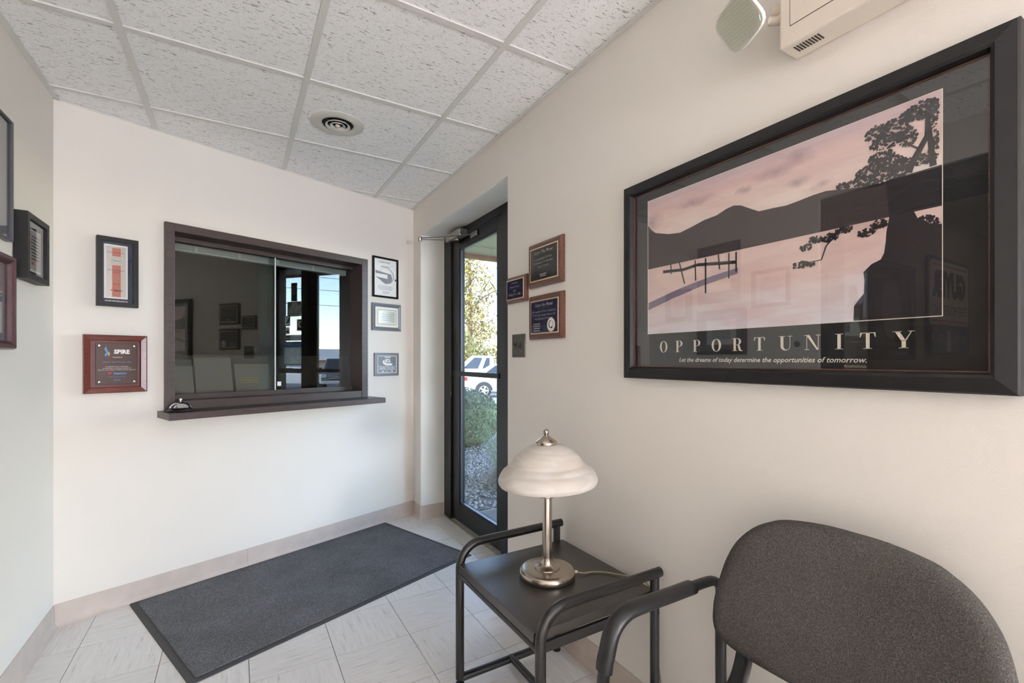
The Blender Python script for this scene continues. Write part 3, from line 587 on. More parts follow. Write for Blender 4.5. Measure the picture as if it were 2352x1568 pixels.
# ------------------------------------------------------------------ big framed poster on the right wall; local x = .722 - Y
PC = .7222
t = thing('framed_poster', rw(PC, 1.470), -pi/2, 'large black framed sunset poster titled OPPORTUNITY', 'picture')
MB().loop(.960, .662, [(0, 0), (0, -.022), (.003, -.027), (.030, -.033), (.036, -.030), (.039, -.020), (.041, -.012), (.041, 0)]).build('frame', 'bframe', t)
MB().loop(.880, .582, [(0, -.0155), (.0025, -.0155), (.0025, -.009), (0, -.009)]).build('inner_lip', 'walnut', t)
MB().card(-.442, .442, -.293, .293, -.006, .003).build('poster_sheet', 'posterblack', t)
OX = .7-PC; P = lambda q: (q[0]-OX, q[1]-1.470)       # measured (0.7-Y, z) to local
ax0, ax1, az0, az1 = -.404, .349, 1.289, 1.731
def art():
    x = N('sunset_print'); tc = x.n('TexCoord'); sp = x.n('SeparateXYZ'); x.l(tc.outputs['Object'], sp.inputs[0])
    mr = x.n('MapRange'); mr.inputs[1].default_value = az0-1.470; mr.inputs[2].default_value = az1-1.470; x.l(sp.outputs['Z'], mr.inputs[0])
    g = x.ramp(mr.outputs[0], [(0, lin('#efebf0')), (.12, lin('#efe2e2')), (.30, lin('#efd3ca')), (.50, lin('#f0d4ca')), (.62, lin('#fcf3e9')), (.74, lin('#f9e4d8')), (.90, lin('#efcdc5')), (1, lin('#dcc6cc'))])
    mp = x.n('Mapping'); mp.inputs['Rotation'].default_value = (0, R(24), 0); mp.inputs['Scale'].default_value = (3.2, 1, 16); x.l(tc.outputs['Object'], mp.inputs[0])
    nz = x.n('TexNoise', i_Scale=1.6, i_Detail=5.0); x.l(mp.outputs[0], nz.inputs['Vector'])
    g = x.mix(x.ramp(nz.outputs['Fac'], [(.40, (0, 0, 0)), (.72, (.55, .55, .55))]), g, lin('#d8aaa8'))
    # soft violet clouds, their outline pulled about by noise
    n3 = x.n('TexNoise', i_Scale=22.0, i_Detail=3.0); x.l(tc.outputs['Object'], n3.inputs['Vector']); sb_ = x.n('VectorMath', operation='MULTIPLY_ADD'); x.l(n3.outputs['Color'], sb_.inputs[0]); sb_.inputs[1].default_value = (.06, 0, .028); sb_.inputs[2].default_value = (-.03, 0, -.014)
    wv = x.n('VectorMath', operation='ADD'); x.l(tc.outputs['Object'], wv.inputs[0]); x.l(sb_.outputs[0], wv.inputs[1])
    for cx, cz, rx, rz in ((-.225, 1.676, .062, .014), (-.385, 1.657, .04, .03), (.02, 1.683, .05, .016), (.081, 1.700, .03, .02), (.077, 1.640, .03, .013), (.135, 1.617, .022, .009), (-.06, 1.664, .02, .012)):
        px, pz = P((cx, cz)); rx *= 1.25; rz *= 1.25; a = x.n('Mapping'); a.vector_type = 'POINT'; a.inputs['Location'].default_value = (-px/rx, 0, -pz/rz); a.inputs['Scale'].default_value = (1/rx, 0, 1/rz); x.l(wv.outputs[0], a.inputs[0])
        ln = x.n('VectorMath', operation='LENGTH'); x.l(a.outputs[0], ln.inputs[0])
        g = x.mix(x.ramp(ln.outputs['Value'], [(.0, (.62, .62, .62)), (.6, (.25, .25, .25)), (1.35, (0, 0, 0))]), g, lin('#977a88'))
    x.base(g); x.b.inputs['Roughness'].default_value = .5; return x.m
M['sunset'] = art(); M['silh'] = mat('silhouette_print', '#241d22', .6); M['hillp'] = mat('mountain_print', '#3f3436', .6); M['hazep'] = mat('water_shadow_print', '#8f8091', .6)
pa, pb = P((ax0, az0)), P((ax1, az1)); MB().card(pa[0], pb[0], pa[1], pb[1], -.009, .0003).build('sunset_print', 'sunset', t)
MB().loop(pb[0]-pa[0]+.003, pb[1]-pa[1]+.003, [(0, -.0099), (.0014, -.0099), (.0014, -.009), (0, -.009)], (pa[0]+pb[0])/2, (pa[1]+pb[1])/2).build('border_line', 'cream', t)
mt = [(-.404, 1.651), (-.388, 1.632), (-.371, 1.619), (-.318, 1.603), (-.274, 1.597), (-.233, 1.604), (-.188, 1.614), (-.145, 1.617), (-.115, 1.627), (-.092, 1.63), (-.071, 1.624), (-.048, 1.61), (-.021, 1.594), (.018, 1.592), (.05, 1.589), (.081, 1.592), (.114, 1.596), (.142, 1.597), (.173, 1.591), (.198, 1.586), (.258, 1.579), (.296, 1.583), (.349, 1.584)]
b = MB(); q = [P(v) for v in mt]
for k in range(len(q)-1): b.quad((q[k][0], -.0098, 1.504-1.470), (q[k+1][0], -.0098, 1.504-1.470), (q[k+1][0], -.0098, q[k+1][1]), (q[k][0], -.0098, q[k][1]))
b.build('mountain_print', 'hillp', t)
clf = [(.258, 1.581), (.264, 1.503), (.259, 1.473), (.258, 1.453), (.255, 1.43), (.249, 1.417), (.232, 1.41), (.217, 1.395), (.219, 1.377), (.218, 1.348), (.208, 1.335), (.199, 1.322), (.198, 1.2895)]
b = MB(); q = [P(v) for v in clf]; xr = pb[0]
for k in range(len(q)-1): b.quad((q[k][0], -.0101, q[k][1]), (xr, -.0101, q[k][1]), (xr, -.0101, q[k+1][1]), (q[k+1][0], -.0101, q[k+1][1]))
b.build('cliff_print', 'silh', t)
b = MB(); b.poly([P(v) for v in [(.306, 1.5035), (.349, 1.5035), (.349, 1.468), (.330, 1.474), (.312, 1.488)]], -.0103); b.build('gap_print', 'sunset', t)
rnd = random.Random(3)
def leaves(b, cx, cz, rx, rz, n, s=.0027):
    for k in range(int(n*1.5)):
        a, r_ = rnd.random()*2*pi, rnd.random()**.42; x, z = cx+rx*r_*cos(a), cz+rz*r_*sin(a); x = min(x, ax1-.006); ss = s*(.5+rnd.random())
        px, pz = P((x, z)); m = rnd.randint(4, 6); o = rnd.random()*6
        b.poly([(px+ss*(.6+.6*rnd.random())*cos(o+2*pi*i/m), pz+ss*(.6+.6*rnd.random())*sin(o+2*pi*i/m)) for i in range(m)], -.0106-rnd.random()*.0001)
b = MB()
for c in ((.244, 1.690, .026, .016, 70), (.272, 1.684, .03, .022, 120), (.262, 1.664, .034, .014, 90), (.296, 1.660, .016, .02, 50), (.318, 1.704, .03, .018, 120), (.336, 1.690, .012, .03, 60), (.30, 1.700, .02, .014, 50),
          (.235, 1.612, .034, .014, 110), (.262, 1.612, .03, .02, 120), (.250, 1.636, .024, .012, 70), (.284, 1.606, .02, .014, 60), (.210, 1.595, .03, .01, 80), (.255, 1.585, .04, .008, 80), (.322, 1.606, .018, .014, 50), (.34, 1.626, .006, .03, 30), (.176, 1.598, .014, .006, 26),
          (.178, 1.497, .018, .008, 40), (.150, 1.486, .02, .009, 44), (.118, 1.488, .016, .008, 36), (.098, 1.474, .014, .008, 30), (.085, 1.434, .018, .008, 40), (.110, 1.432, .014, .005, 24), (.222, 1.480, .016, .008, 36), (.246, 1.494, .016, .009, 40), (.322, 1.483, .014, .008, 30), (.334, 1.476, .010, .010, 24)): leaves(b, *c)
tr = b.build('tree_print', 'silh', t)
def stroke(b, pts, w0, w1, y=-.0104):
    n = len(pts)-1
    for k in range(n):
        (x0, z0), (x1, z1) = P(pts[k]), P(pts[k+1]); d = Vector((x1-x0, z1-z0)).normalized(); nx, nz = -d.y, d.x; a = w0+(w1-w0)*k/n; c = w0+(w1-w0)*(k+1)/n
        b.quad((x0-nx*a, y, z0-nz*a), (x1-nx*c, y, z1-nz*c), (x1+nx*c, y, z1+nz*c), (x0+nx*a, y, z0+nz*a))
for pts, a_, c_ in (([(.296, 1.586), (.301, 1.60), (.314, 1.625), (.327, 1.65), (.328, 1.70)], .007, .004), ([(.336, 1.586), (.333, 1.62), (.330, 1.66)], .0055, .004), ([(.315, 1.627), (.296, 1.645), (.280, 1.668)], .002, .001), ([(.30, 1.60), (.285, 1.600), (.26, 1.61)], .003, .001),
                    ([(.182, 1.505), (.163, 1.490), (.142, 1.468), (.132, 1.438), (.10, 1.437)], .0022, .0008), ([(.322, 1.69), (.31, 1.705), (.29, 1.71)], .002, .001)):
    b = MB(); stroke(b, pts, a_, c_); b.build('branch_print', 'silh', tr)
b = MB(); stroke(b, [(-.34, 1.486), (-.262, 1.480), (-.21, 1.486), (-.085, 1.472)], .0045, .0045)
for pts in ([(-.309, 1.510), (-.307, 1.474)], [(-.277, 1.509), (-.256, 1.436)], [(-.218, 1.501), (-.216, 1.440)], [(-.182, 1.500), (-.182, 1.398)], [(-.140, 1.503), (-.136, 1.46)], [(-.107, 1.501), (-.107, 1.43)], [(-.085, 1.50), (-.085, 1.445)]): stroke(b, pts, .0022, .0022)
b.build('pier_print', 'silh', t)
b = MB(); b.poly([P(v) for v in [(-.402, 1.392), (-.274, 1.424), (-.18, 1.442), (-.08, 1.456), (-.08, 1.440), (-.20, 1.420), (-.30, 1.396), (-.402, 1.368)]], -.0097); b.build('reflection_print', 'hazep', t)
# Didone capitals drawn stroke by stroke
def didone(ch, h):
    st, hl, sw = h*.20, h*.035, h*.44; b = MB(); R4 = lambda x0, z0, x1, z1: b.quad((x0, 0, z0), (x1, 0, z0), (x1, 0, z1), (x0, 0, z1))
    def serif(x, z, w=sw): R4(x-w/2, z, x+w/2, z+hl)
    if ch == 'O':
        ringstrip(b, ell(0, h*.5, h*.43, h*.52, 32), ell(0, h*.5, h*.23, h*.485, 32))
    elif ch in 'PR':
        x = -h*.24; R4(x-st/2, 0, x+st/2, h); serif(x, 0); serif(x-h*.03, h-hl, sw*.86)
        o = [(x, h)]+ell(x+h*.22, h*.735, h*.32, h*.265, 12, pi/2, -pi/2)+[(x, h*.47)]; i = [(x, h-hl)]+ell(x+h*.22, h*.735, h*.12, h*.230, 12, pi/2, -pi/2)+[(x, h*.47+hl)]
        for k in range(len(o)-1): b.quad(*[(q[0], 0, q[1]) for q in (o[k], o[k+1], i[k+1], i[k])])
        if ch == 'R': b.poly([(x+h*.22, h*.5), (x+h*.40, h*.47), (x+h*.52, h*.08), (x+h*.66, h*.035), (x+h*.66, 0), (x+h*.42, 0), (x+h*.33, h*.08)])
    elif ch == 'T':
        R4(-st/2, 0, st/2, h); serif(0, 0, sw*1.05); R4(-h*.40, h-hl*1.2, h*.40, h)
        for s in (-1, 1): b.poly([(s*h*.40, h), (s*h*.42, h*.72), (s*h*.385, h*.72), (s*h*.30, h-hl)])
    elif ch == 'I': R4(-st/2, 0, st/2, h); serif(0, 0, sw*1.05); serif(0, h-hl, sw*1.05)
    elif ch == 'U':
        xl, xr = -h*.26, h*.30; R4(xl-st/2, h*.3, xl+st/2, h); R4(xr-hl/2, h*.3, xr+hl/2, h); serif(xl, h-hl); serif(xr, h-hl, sw*.7)
        o = ell((xl-st/2+xr+hl/2)/2, h*.3, (xr+hl/2-xl+st/2)/2, h*.32, 16, pi, 2*pi); i = ell((xl+st/2+xr-hl/2)/2, h*.3, (xr-hl/2-xl-st/2)/2, h*.26, 16, pi, 2*pi)
        for k in range(16): b.quad(*[(q[0], 0, q[1]) for q in (o[k], o[k+1], i[k+1], i[k])])
    elif ch == 'N':
        xl, xr = -h*.36, h*.36; R4(xl-hl/2, 0, xl+hl/2, h); R4(xr-hl/2, 0, xr+hl/2, h); b.poly([(xl-h*.04, h), (xl+h*.16, h), (xr+hl/2, 0), (xr-h*.10, 0)]); serif(xl, 0, sw*.7); serif(xr, h-hl, sw*.7); serif(xl-h*.05, h-hl, sw*.5)
    elif ch == 'Y':
        R4(-st/2+h*.02, 0, st/2+h*.02, h*.46); serif(h*.02, 0, sw*1.05); b.poly([(-h*.42, h), (-h*.20, h), (st/2+h*.02, h*.44), (-st/2+h*.02, h*.40)]); b.poly([(h*.38, h), (h*.42, h), (st/2+h*.02, h*.42), (h*.06, h*.44)]); serif(-h*.30, h-hl, sw); serif(h*.39, h-hl, sw*.7)
    return b
for ch, x in zip('OPPORTUNITY', (-.338, -.275, -.211, -.147, -.081, -.019, .049, .112, .169, .225, .288)): didone(ch, .0355).build('title_letter', 'cream', t, loc=(x-OX, -.0098, 1.2265-1.470))
text(t, 'Let the dreams of today determine the opportunities of tomorrow.', -.027-OX, 1.1965-1.470, .0125, 'cream', y=-.0098, width=.50, shear=.28, bold=.0002)
MB().card(-.4415, .4415, -.2925, .2925, -.0125, .0022).build('glass_pane', 'pglass', t)

# ------------------------------------------------------------------ exit sign with emergency lamp heads (right wall, top)
t = thing('emergency_light', rw(.40, 1.944), -pi/2, 'cream emergency exit unit with a swivel lamp head above the poster', 'light')
MB().box(-.232, .232, -.074, 0, 0, .315).build('housing', 'plastic', t, bevel=.006)
MB().box(-.205, .205, -.0752, -.074, .045, .290).build('face_panel', 'plastic', t, bevel=.001); 
b = MB().loop(.412, .248, [(0, -.0746), (.0012, -.0746), (.0012, -.0738), (0, -.0738)], 0, .1675); b.build('panel_seam', 'slot', t)
text(t, 'EXIT', 0, .105, .15, 'green', y=-.0758, width=.34, bold=.004)
for k in range(9): MB().box(-.207+k*.0065, -.2035+k*.0065, -.058, -.030, -.0006, .001).build('vent_slot', 'slot', t)
def head(sx):
    arm = MB().tube([(sx*.225, -.045, .10), (sx*.25, -.045, .095), (sx*.268, -.055, .10)], .011, 12).build('arm', 'plastic', t, smooth=True)
    MB().tube([(sx*.225, -.02, .125), (sx*.268, -.035, .128)], .016, 12).build('arm', 'plastic', t, smooth=True)
    h = MB().lathe([(.018, -.055), (.030, -.048), (.042, -.02), (.05, .0)], 24).build('lamp_body', 'plastic', t, smooth=True)
    e = Matrix.Translation((sx*.312, -.105, .108)) @ Vector((sx*.10, -.72, -.42)).to_track_quat('Z', 'Y').to_matrix().to_4x4()
    h.matrix_local = e; sq = []
    for k in range(32):
        a = 2*pi*k/32+R(18); n_ = 4.2; c, s_ = cos(2*pi*k/32), sin(2*pi*k/32); rr = .053/((abs(c)**n_+abs(s_)**n_)**(1/n_)); sq.append((rr*cos(a), rr*sin(a)))
    MB().prism(sq, lambda q: (q[0]*.96, q[1]*.96, -.012), lambda q: (q[0], q[1], .004)).build('reflector', 'lampback', h)
    MB().prism(sq, lambda q: (q[0], q[1], .0045), lambda q: (q[0]*.98, q[1]*.98, .014)).build('lens', 'lens', h, bevel=.003)
    MB().lathe([(.018, .0), (.024, .004), (.010, .0043)], 20).build('bulb', 'lampback', h, smooth=True)
    b = MB()
    for k in range(11): b.box(-.047, .047, -.044+k*.0088, -.0432+k*.0088, .0139, .0147)
    b.build('lens_ribs', 'lens', h)
head(-1); head(1)

# ------------------------------------------------------------------ round ceiling air diffuser
t = thing('ceiling_vent', (.435, 2.437, 2.3805), 0, 'round white ceiling air diffuser with concentric rings', 'vent')
MB().lathe([(.125, 0), (.125, -.003), (.112, -.009), (.088, -.011), (.080, -.010), (.075, -.006), (.074, .0)], 56, cap=False).build('flange', 'ventm', t, smooth=True)
MB().lathe([(.076, -.0004), (.0, -.0004)], 40, cap=False).build('throat_shade', 'darkgap', t)  # shade inside the neck painted as a flat dark disc
MB().lathe([(.047, -.006), (.056, -.014), (.058, -.0145), (.059, -.012), (.050, -.005)], 44, cap=False).build('ring', 'ventm', t, smooth=True)
MB().lathe([(.025, -.006), (.034, -.015), (.036, -.0155), (.037, -.013), (.028, -.005)], 40, cap=False).build('ring', 'ventm', t, smooth=True)
MB().lathe([(.010, -.002), (.012, -.013), (.007, -.018), (0, -.018)], 20).build('hub', 'plastic', t, smooth=True)
for k in range(4): MB().box(.01, .072, -.001, .001, -.006, -.003).build('strut', 'steel', t, rot=(0, 0, k*pi/2+.5))
t = thing('added_ceiling_fill', (.10, .86, 2.346), 0, 'added slim ceiling fill panel, lit and out of view', 'light')  # ceiling panel added out of view for extra fill
MB().box(-.145, .145, -.57, .57, .008, .030).build('housing', 'tee', t, bevel=.004); MB().box(-.135, .135, -.55, .55, 0, .008).build('diffuser', 'fill_panel_glow', t)
# ------------------------------------------------------------------ unseen globe lamp, added behind the camera as fill light
t = thing('added_fill_lamp', (.90, -3.5, 0), 0, 'added fill lamp, a lit white globe on a black stand, unseen behind the camera', 'lamp')
MB().lathe([(.14, 0), (.145, .012), (.13, .022), (.02, .03)], 32).build('base', 'tube', t, smooth=True); MB().lathe([(.012, .02), (.012, .82), (.05, .84), (.06, .86)], 20).build('pole', 'tube', t, smooth=True)
MB().lathe([(.0, .845), (.055, .855)]+[(.24*sin(a), 1.08-.24*cos(a)) for a in [pi*k/20 for k in range(2, 21)]], 32).build('fill_globe', 'fill_globe_glow', t, smooth=True)

# ------------------------------------------------------------------ floor mat
mx, my = -.455, 2.923
t = thing('floor_mat', (mx, my, 0), TH, 'charcoal carpet entrance mat with black rubber border along the back wall', 'mat')
def rr(x0, x1, y0, y1, r, n=5):
    o = []
    for cx, cy, a in ((x1-r, y1-r, 0), (x0+r, y1-r, pi/2), (x0+r, y0+r, pi), (x1-r, y0+r, 1.5*pi)): o += [(cx+r*cos(a+pi/2*k/n), cy+r*sin(a+pi/2*k/n)) for k in range(n+1)]
    return o
q = rr(0, 1.487, -.900, 0, .012); MB().prism(q, lambda p_: (p_[0], p_[1], .0005), lambda p_: ((p_[0]-.74)*.9965+.74, (p_[1]+.45)*.995-.45, .0035)).build('rubber_border', 'rubber', t)
q = rr(.028, 1.459, -.872, -.022, .01); MB().prism(q, lambda p_: (p_[0], p_[1], .0025), lambda p_: ((p_[0]-.74)*.998+.74, (p_[1]+.45)*.997-.45, .0085)).build('carpet_pile', 'mat', t, bevel=.002)

# ------------------------------------------------------------------ side table
t = thing('side_table', (0, 0, 0), 0, 'black side table with tubular rails holding the lamp', 'table')
TY0, TY1, TF, TR_ = 1.037, 1.562, .705, 1.143
MB().box(TF-.012, TR_+.018, TY0+.017, TY1-.017, .431, .460).build('table_top', 'tabletop', t, bevel=.002)
def arc(cx, cz, r, a0, a1, y, n=10): return [(cx+r*cos(a0+(a1-a0)*k/n), y, cz+r*sin(a0+(a1-a0)*k/n)) for k in range(n+1)]
for y in (TY0, TY1):
    MB().tube([(TF, y, .035), (TF, y, .30)]+arc(TF+.085, .438, .085, pi, pi/2, y)+[(1.0, y, .5235), (1.166, y, .524)], .0155, 16).build('side_frame', 'tube', t, smooth=True)
    MB().tube([(TR_, y, .006), (TR_, y, .515)], .0145, 14).build('leg', 'tube', t, smooth=True)
    MB().lathe([(.0165, 0), (.0165, .008), (.0145, .010)], 16, (TR_, y, 0)).build('foot', 'darkgap', t); MB().lathe([(.0165, 0), (.0165, .015), (.0145, .02)], 16, (TF, y, 0)).build('foot', 'darkgap', t)
    MB().tube([(TF, y, .036), (TR_, y, .036)], .0145, 14).build('floor_rail', 'tube', t, smooth=True)
    s = 1 if y == TY0 else -1; MB().box(TF+.02, TR_-.01, y+s*.012-.006, y+s*.012+.006, .402, .4305).build('support_bar', 'tube', t, bevel=.001)
    for x in (TF, TR_): MB().lathe([(.005, 0), (.004, .003), (0, .003)], 10).build('bolt', 'tube', t, loc=(x, y-s*.0135, .405), rot=(R(90*s), 0, 0))
MB().tube([(TF, TY0, .416), (TF, TY1, .416)], .011, 12).build('cross_tube', 'tube', t, smooth=True); MB().tube([(TR_, TY0, .416), (TR_, TY1, .416)], .011, 12).build('cross_tube', 'tube', t, smooth=True)
MB().tube([(.923, TY0, .040), (.923, TY1, .040)], .0135, 14).build('stretcher', 'tube', t, smooth=True)

# table lamp
t = thing('table_lamp', (.917, 1.308, .4605), 0, 'brushed nickel table lamp with white alabaster glass dome shade', 'lamp')
MB().lathe([(.090, 0), (.0945, .004), (.0958, .012), (.0945, .021), (.089, .0275), (.080, .030), (.045, .031)], 56).build('base', 'nickel', t, smooth=True)
MB().lathe([(.044, .030), (.043, .034), (.034, .038), (.024, .044), (.0195, .056), (.0185, .066)], 40).build('collar', 'nickel', t, smooth=True)
MB().lathe([(.0165, .060), (.0165, .262), (.0155, .266), (.0155, .272)], 32).build('column', 'nickel', t, smooth=True)
MB().lathe([(.015, .270), (.025, .272), (.026, .275), (.025, .279), (.015, .281), (.0155, .30), (.0155, .325), (.008, .328), (.006, .455)], 32).build('ring_neck', 'nickel', t, smooth=True)
til = Matrix.Translation((0, 0, .38)) @ Matrix.Rotation(R(-1.9), 4, Vector((sin(R(30.7)), cos(R(30.7)), 0))) @ Matrix.Translation((0, 0, -.38))
so = [(.034, .452), (.060, .446), (.085, .433), (.108, .413), (.124, .390), (.1275, .3855), (.134, .3835), (.146, .372), (.1495, .3675), (.1545, .366), (.164, .352), (.1700, .336), (.1695, .327), (.1650, .319)]
si = [(r_-.004, z_-.003) for r_, z_ in so][::-1]; si[0] = (.1615, .3185)
sh = MB().lathe(so+si+[so[0]], 72, cap=False).build('shade', 'alabaster', t, smooth=True); sh.matrix_local = til
cp = MB().lathe([(.0355, .450), (.0365, .453), (.0365, .460), (.035, .463), (.020, .474), (.009, .483), (.0055, .485)], 36).build('cap', 'nickel', t, smooth=True); cp.matrix_local = til
fi = MB().lathe([(.0045, .482), (.0075, .4855), (.0098, .4900), (.0105, .4945), (.0095, .499), (.006, .5035), (0, .505)], 24).build('finial', 'nickel', t, smooth=True); fi.matrix_local = til
MB().lathe([(.005, 0), (.005, .008), (.003, .010)], 12).build('cord_bushing', 'plastic', t, loc=(.088, -.040, .010), rot=(R(90), 0, R(65)))
cp_ = [(.092, -.042, .010), (.115, -.055, .006), (.15, -.060, .004), (.185, -.085, .004), (.215, -.125, .005), (.240, -.172, .006), (.258, -.205, -.002), (.263, -.222, -.04), (.262, -.235, -.16), (.262, -.255, -.27), (.263, -.265, -.34), (.264, -.262, -.44)]
cm = N('cord_clear'); cm.base(lin('#cdbd9c')); cm.b.inputs['Roughness'].default_value = .25; cm.b.inputs['Transmission Weight'].default_value = .45; M['cord'] = cm.m
def smooth_path(pts, n=6):
    o = []; P_ = [Vector(p) for p in pts]
    for k in range(len(P_)-1):
        p0, p1, p2, p3 = P_[max(k-1, 0)], P_[k], P_[k+1], P_[min(k+2, len(P_)-1)]
        for s in range(n):
            u = s/n; o.append(.5*((2*p1)+(p2-p0)*u+(2*p0-5*p1+4*p2-p3)*u*u+(3*p1-p0-3*p2+p3)*u**3))
    return o+[P_[-1]]
MB().tube(smooth_path(cp_), .0017, 8).build('cord', 'cord', t, smooth=True); MB().tube(smooth_path([(a, b_-.004, c+.0003) for a, b_, c in cp_]), .0017, 8).build('cord', 'cord', t, smooth=True)

# ------------------------------------------------------------------ armchair with grey fabric back
t = thing('armchair', (0, 0, 0), 0, 'grey fabric armchair with black tubular arms against the right wall', 'chair')
hb = [(0, .842), (.06, .841), (.13, .832), (.165, .818), (.2, .795), (.23, .757), (.247, .715), (.256, .675), (.263, .62), (.263, .59), (.259, .561), (.245, .538), (.208, .521), (.15, .512), (.08, .509), (0, .508)]
ol = hb+[(-a, z) for a, z in hb[-2:0:-1]]
CYc, ZC = .470, .672
def cat2(pts, n=3):
    o = []; m = len(pts)
    for k in range(m):
        p0, p1, p2, p3 = [Vector(pts[(k+d) % m]) for d in (-1, 0, 1, 2)]
        for s in range(n): u = s/n; v = .5*((2*p1)+(p2-p0)*u+(2*p0-5*p1+4*p2-p3)*u*u+(3*p1-p0-3*p2+p3)*u**3); o.append((v.x, v.y))
    return o
ol = cat2(ol)
def pad_rings(rings, px, n):
    b = MB(); vs = []
    for sc, dep in rings: vs += [px(a*sc, z, sc, dep) for a, z in ol]
    fs = [(k*n+i, k*n+(i+1) % n, (k+1)*n+(i+1) % n, (k+1)*n+i) for k in range(len(rings)-1) for i in range(n)]
    return b.add(vs, fs+[tuple(range(n)), tuple((len(rings)-1)*n+i for i in range(n))])
def bpt(a, z, sc, dep):
    zz = ZC+(z-ZC)*sc; x = 1.09+.22*(zz-.84)+dep-.030*(a/.26)**2+.004; return (x, CYc+a, zz)
n = len(ol)
cb = pad_rings([(.30, .034), (.90, .034), (.965, .030), (.99, .022), (1.0, .012), (.995, .004), (.98, -.004), (.94, -.011), (.86, -.015), (.70, -.017), (.45, -.018), (.15, -.018)], bpt, n)
cb.build('backrest', 'fabric', t, smooth=True)
pad_rings([(.55, .046), (.93, .044), (.955, .036), (.955, .0345), (.3, .0345)], bpt, n).build('back_shell', 'pad', t, smooth=True)
# seat
q = rr(.58, 1.00, .235, .705, .07, 6)
sb = MB(); vs = []; rg = [(.5, .405), (.96, .405), (1.0, .415), (1.0, .440), (.97, .455), (.88, .463), (.6, .466)]
for sc, z in rg: vs += [(.79+(a-.79)*sc, CYc+(c-CYc)*sc, z-.02) for a, c in q]
m = len(q); sb.add(vs, [(k*m+i, k*m+(i+1) % m, (k+1)*m+(i+1) % m, (k+1)*m+i) for k in range(len(rg)-1) for i in range(m)]+[tuple(range(m)), tuple((len(rg)-1)*m+i for i in range(m))])
sb.build('seat', 'fabric', t, smooth=True)
for ya in (.808, .132):
    pth = [(.690, ya, .012), (.700, ya, .15), (.722, ya, .46)]+[(.735, ya, .53), (.752, ya, .575), (.785, ya, .600), (.83, ya, .607), (.95, ya, .606), (1.07, ya, .605), (1.118, ya, .600), (1.145, ya, .580), (1.152, ya, .545), (1.150, ya, .40), (1.155, ya, .012)]
    sp = smooth_path(pth, 5)
    MB().tube(sp, .0125, 14, flat=1.25, upv=(0, 1, 0)).build('arm_frame', 'tube', t, smooth=True)
    i0_ = min(range(len(sp)), key=lambda k: (sp[k]-Vector((.725, ya, .485))).length); i1_ = min(range(len(sp)), key=lambda k: (sp[k]-Vector((1.035, ya, .606))).length)
    MB().tube(sp[i0_:i1_+1], .0165, 16, flat=1.35, upv=(0, 1, 0)).build('arm_pad', 'pad', t, smooth=True)
    for x in (.690, 1.155): MB().lathe([(.018, 0), (.018, .01), (.013, .014)], 14, (x, ya, 0)).build('foot', 'darkgap', t)
for x, z in ((.716, .375), (1.150, .30)): MB().tube([(x, .132, z), (x, .808, z)], .0115, 12).build('cross_tube', 'tube', t, smooth=True)
for yb in (.700, .240):
    MB().tube(smooth_path([(1.104, yb, .60), (1.098, yb, .52), (1.085, yb, .45), (1.05, yb, .398), (.98, yb, .378), (.80, yb, .378)], 5), .007, 12, flat=3.2, upv=(0, 1, 0)).build('back_support', 'tube', t, smooth=True)

# ------------------------------------------------------------------ interior glass door on the left wall and the hall behind it
d2 = struct('door_2')
XL = LX-.03
MB().box(XL-.09, XL, LY1-.045, LY1+.01, 0, LZ).build('jamb', 'black', d2, bevel=.003); MB().box(XL-.09, XL, LY0-.01, LY0+.045, 0, LZ).build('jamb', 'black', d2, bevel=.003)
MB().box(XL-.09, XL, LY0+.045, LY1-.045, 2.085, LZ).build('header', 'black', d2, bevel=.003)
MB().box(XL-.06, XL-.015, LY1-.105, LY1-.048, .01, 2.08).build('stile', 'black', d2, bevel=.003); MB().box(XL-.06, XL-.015, LY0+.048, LY0+.105, .01, 2.08).build('stile', 'black', d2, bevel=.003)
MB().box(XL-.06, XL-.015, LY0+.105, LY1-.105, 2.015, 2.08).build('rail', 'black', d2, bevel=.003); MB().box(XL-.06, XL-.015, LY0+.105, LY1-.105, .01, .25).build('rail', 'black', d2, bevel=.003)
MB().box(XL-.055, XL+.0, LY0+.10, LY1-.10, 1.075, 1.115).build('push_bar', 'black', d2, bevel=.004)
MB().box(XL-.040, XL-.034, LY0+.105, LY1-.105, .25, 2.015).build('glass_pane', 'glass', d2)
MB().box(XL, XL+.055, .62, .86, 2.095, 2.15).build('closer_body', 'tube', d2, bevel=.008)
MB().tube([(XL+.03, .74, 2.09), (XL+.22, .96, 2.08), (XL+.02, 1.16, 2.06)], .009, 8, flat=.6).build('closer_arm', 'tube', d2)
hx0, hy1 = -3.9, 1.50
stuff(MB().add([(x, y, z) for z in (0, 2.376) for y in (-1.3, hy1) for x in (hx0, LX-.151)], [(0, 1, 3, 2), (4, 6, 7, 5), (2, 3, 7, 6), (0, 2, 6, 4), (0, 4, 5, 1)]).build('wall_hall', 'hallwall'))
t = thing('hall_light', (-3.0, .55, 2.374), 0, 'lit fluorescent ceiling panel in the hall behind the glass door', 'light')
MB().loop(.34, 1.2, [(0, 0), (.02, 0), (.02, -.012), (0, -.012)]).build('trim', 'tee', t, rot=(R(-90), 0, 0)); MB().box(-.15, .15, -.58, .58, -.010, -.004).build('diffuser', 'hallglow', t)
t = thing('company_sign', (-2.80, hy1-.002, 1.24), 0, 'blue and cream company sign lettered GUYER THE MOVER in the hall', 'sign')
def rrp(b, x0, x1, z0, z1, r, y0, y1): return b.prism(rr(x0, x1, z0, z1, r), lambda q_: (q_[0], y1, q_[1]), lambda q_: (q_[0], y0, q_[1]))
rrp(MB(), -.46, .46, 0, .80, .06, -.02, 0).build('board', 'signblue', t); rrp(MB(), -.43, .43, .25, .77, .05, -.0215, -.0195).build('panel', 'signwhite', t)
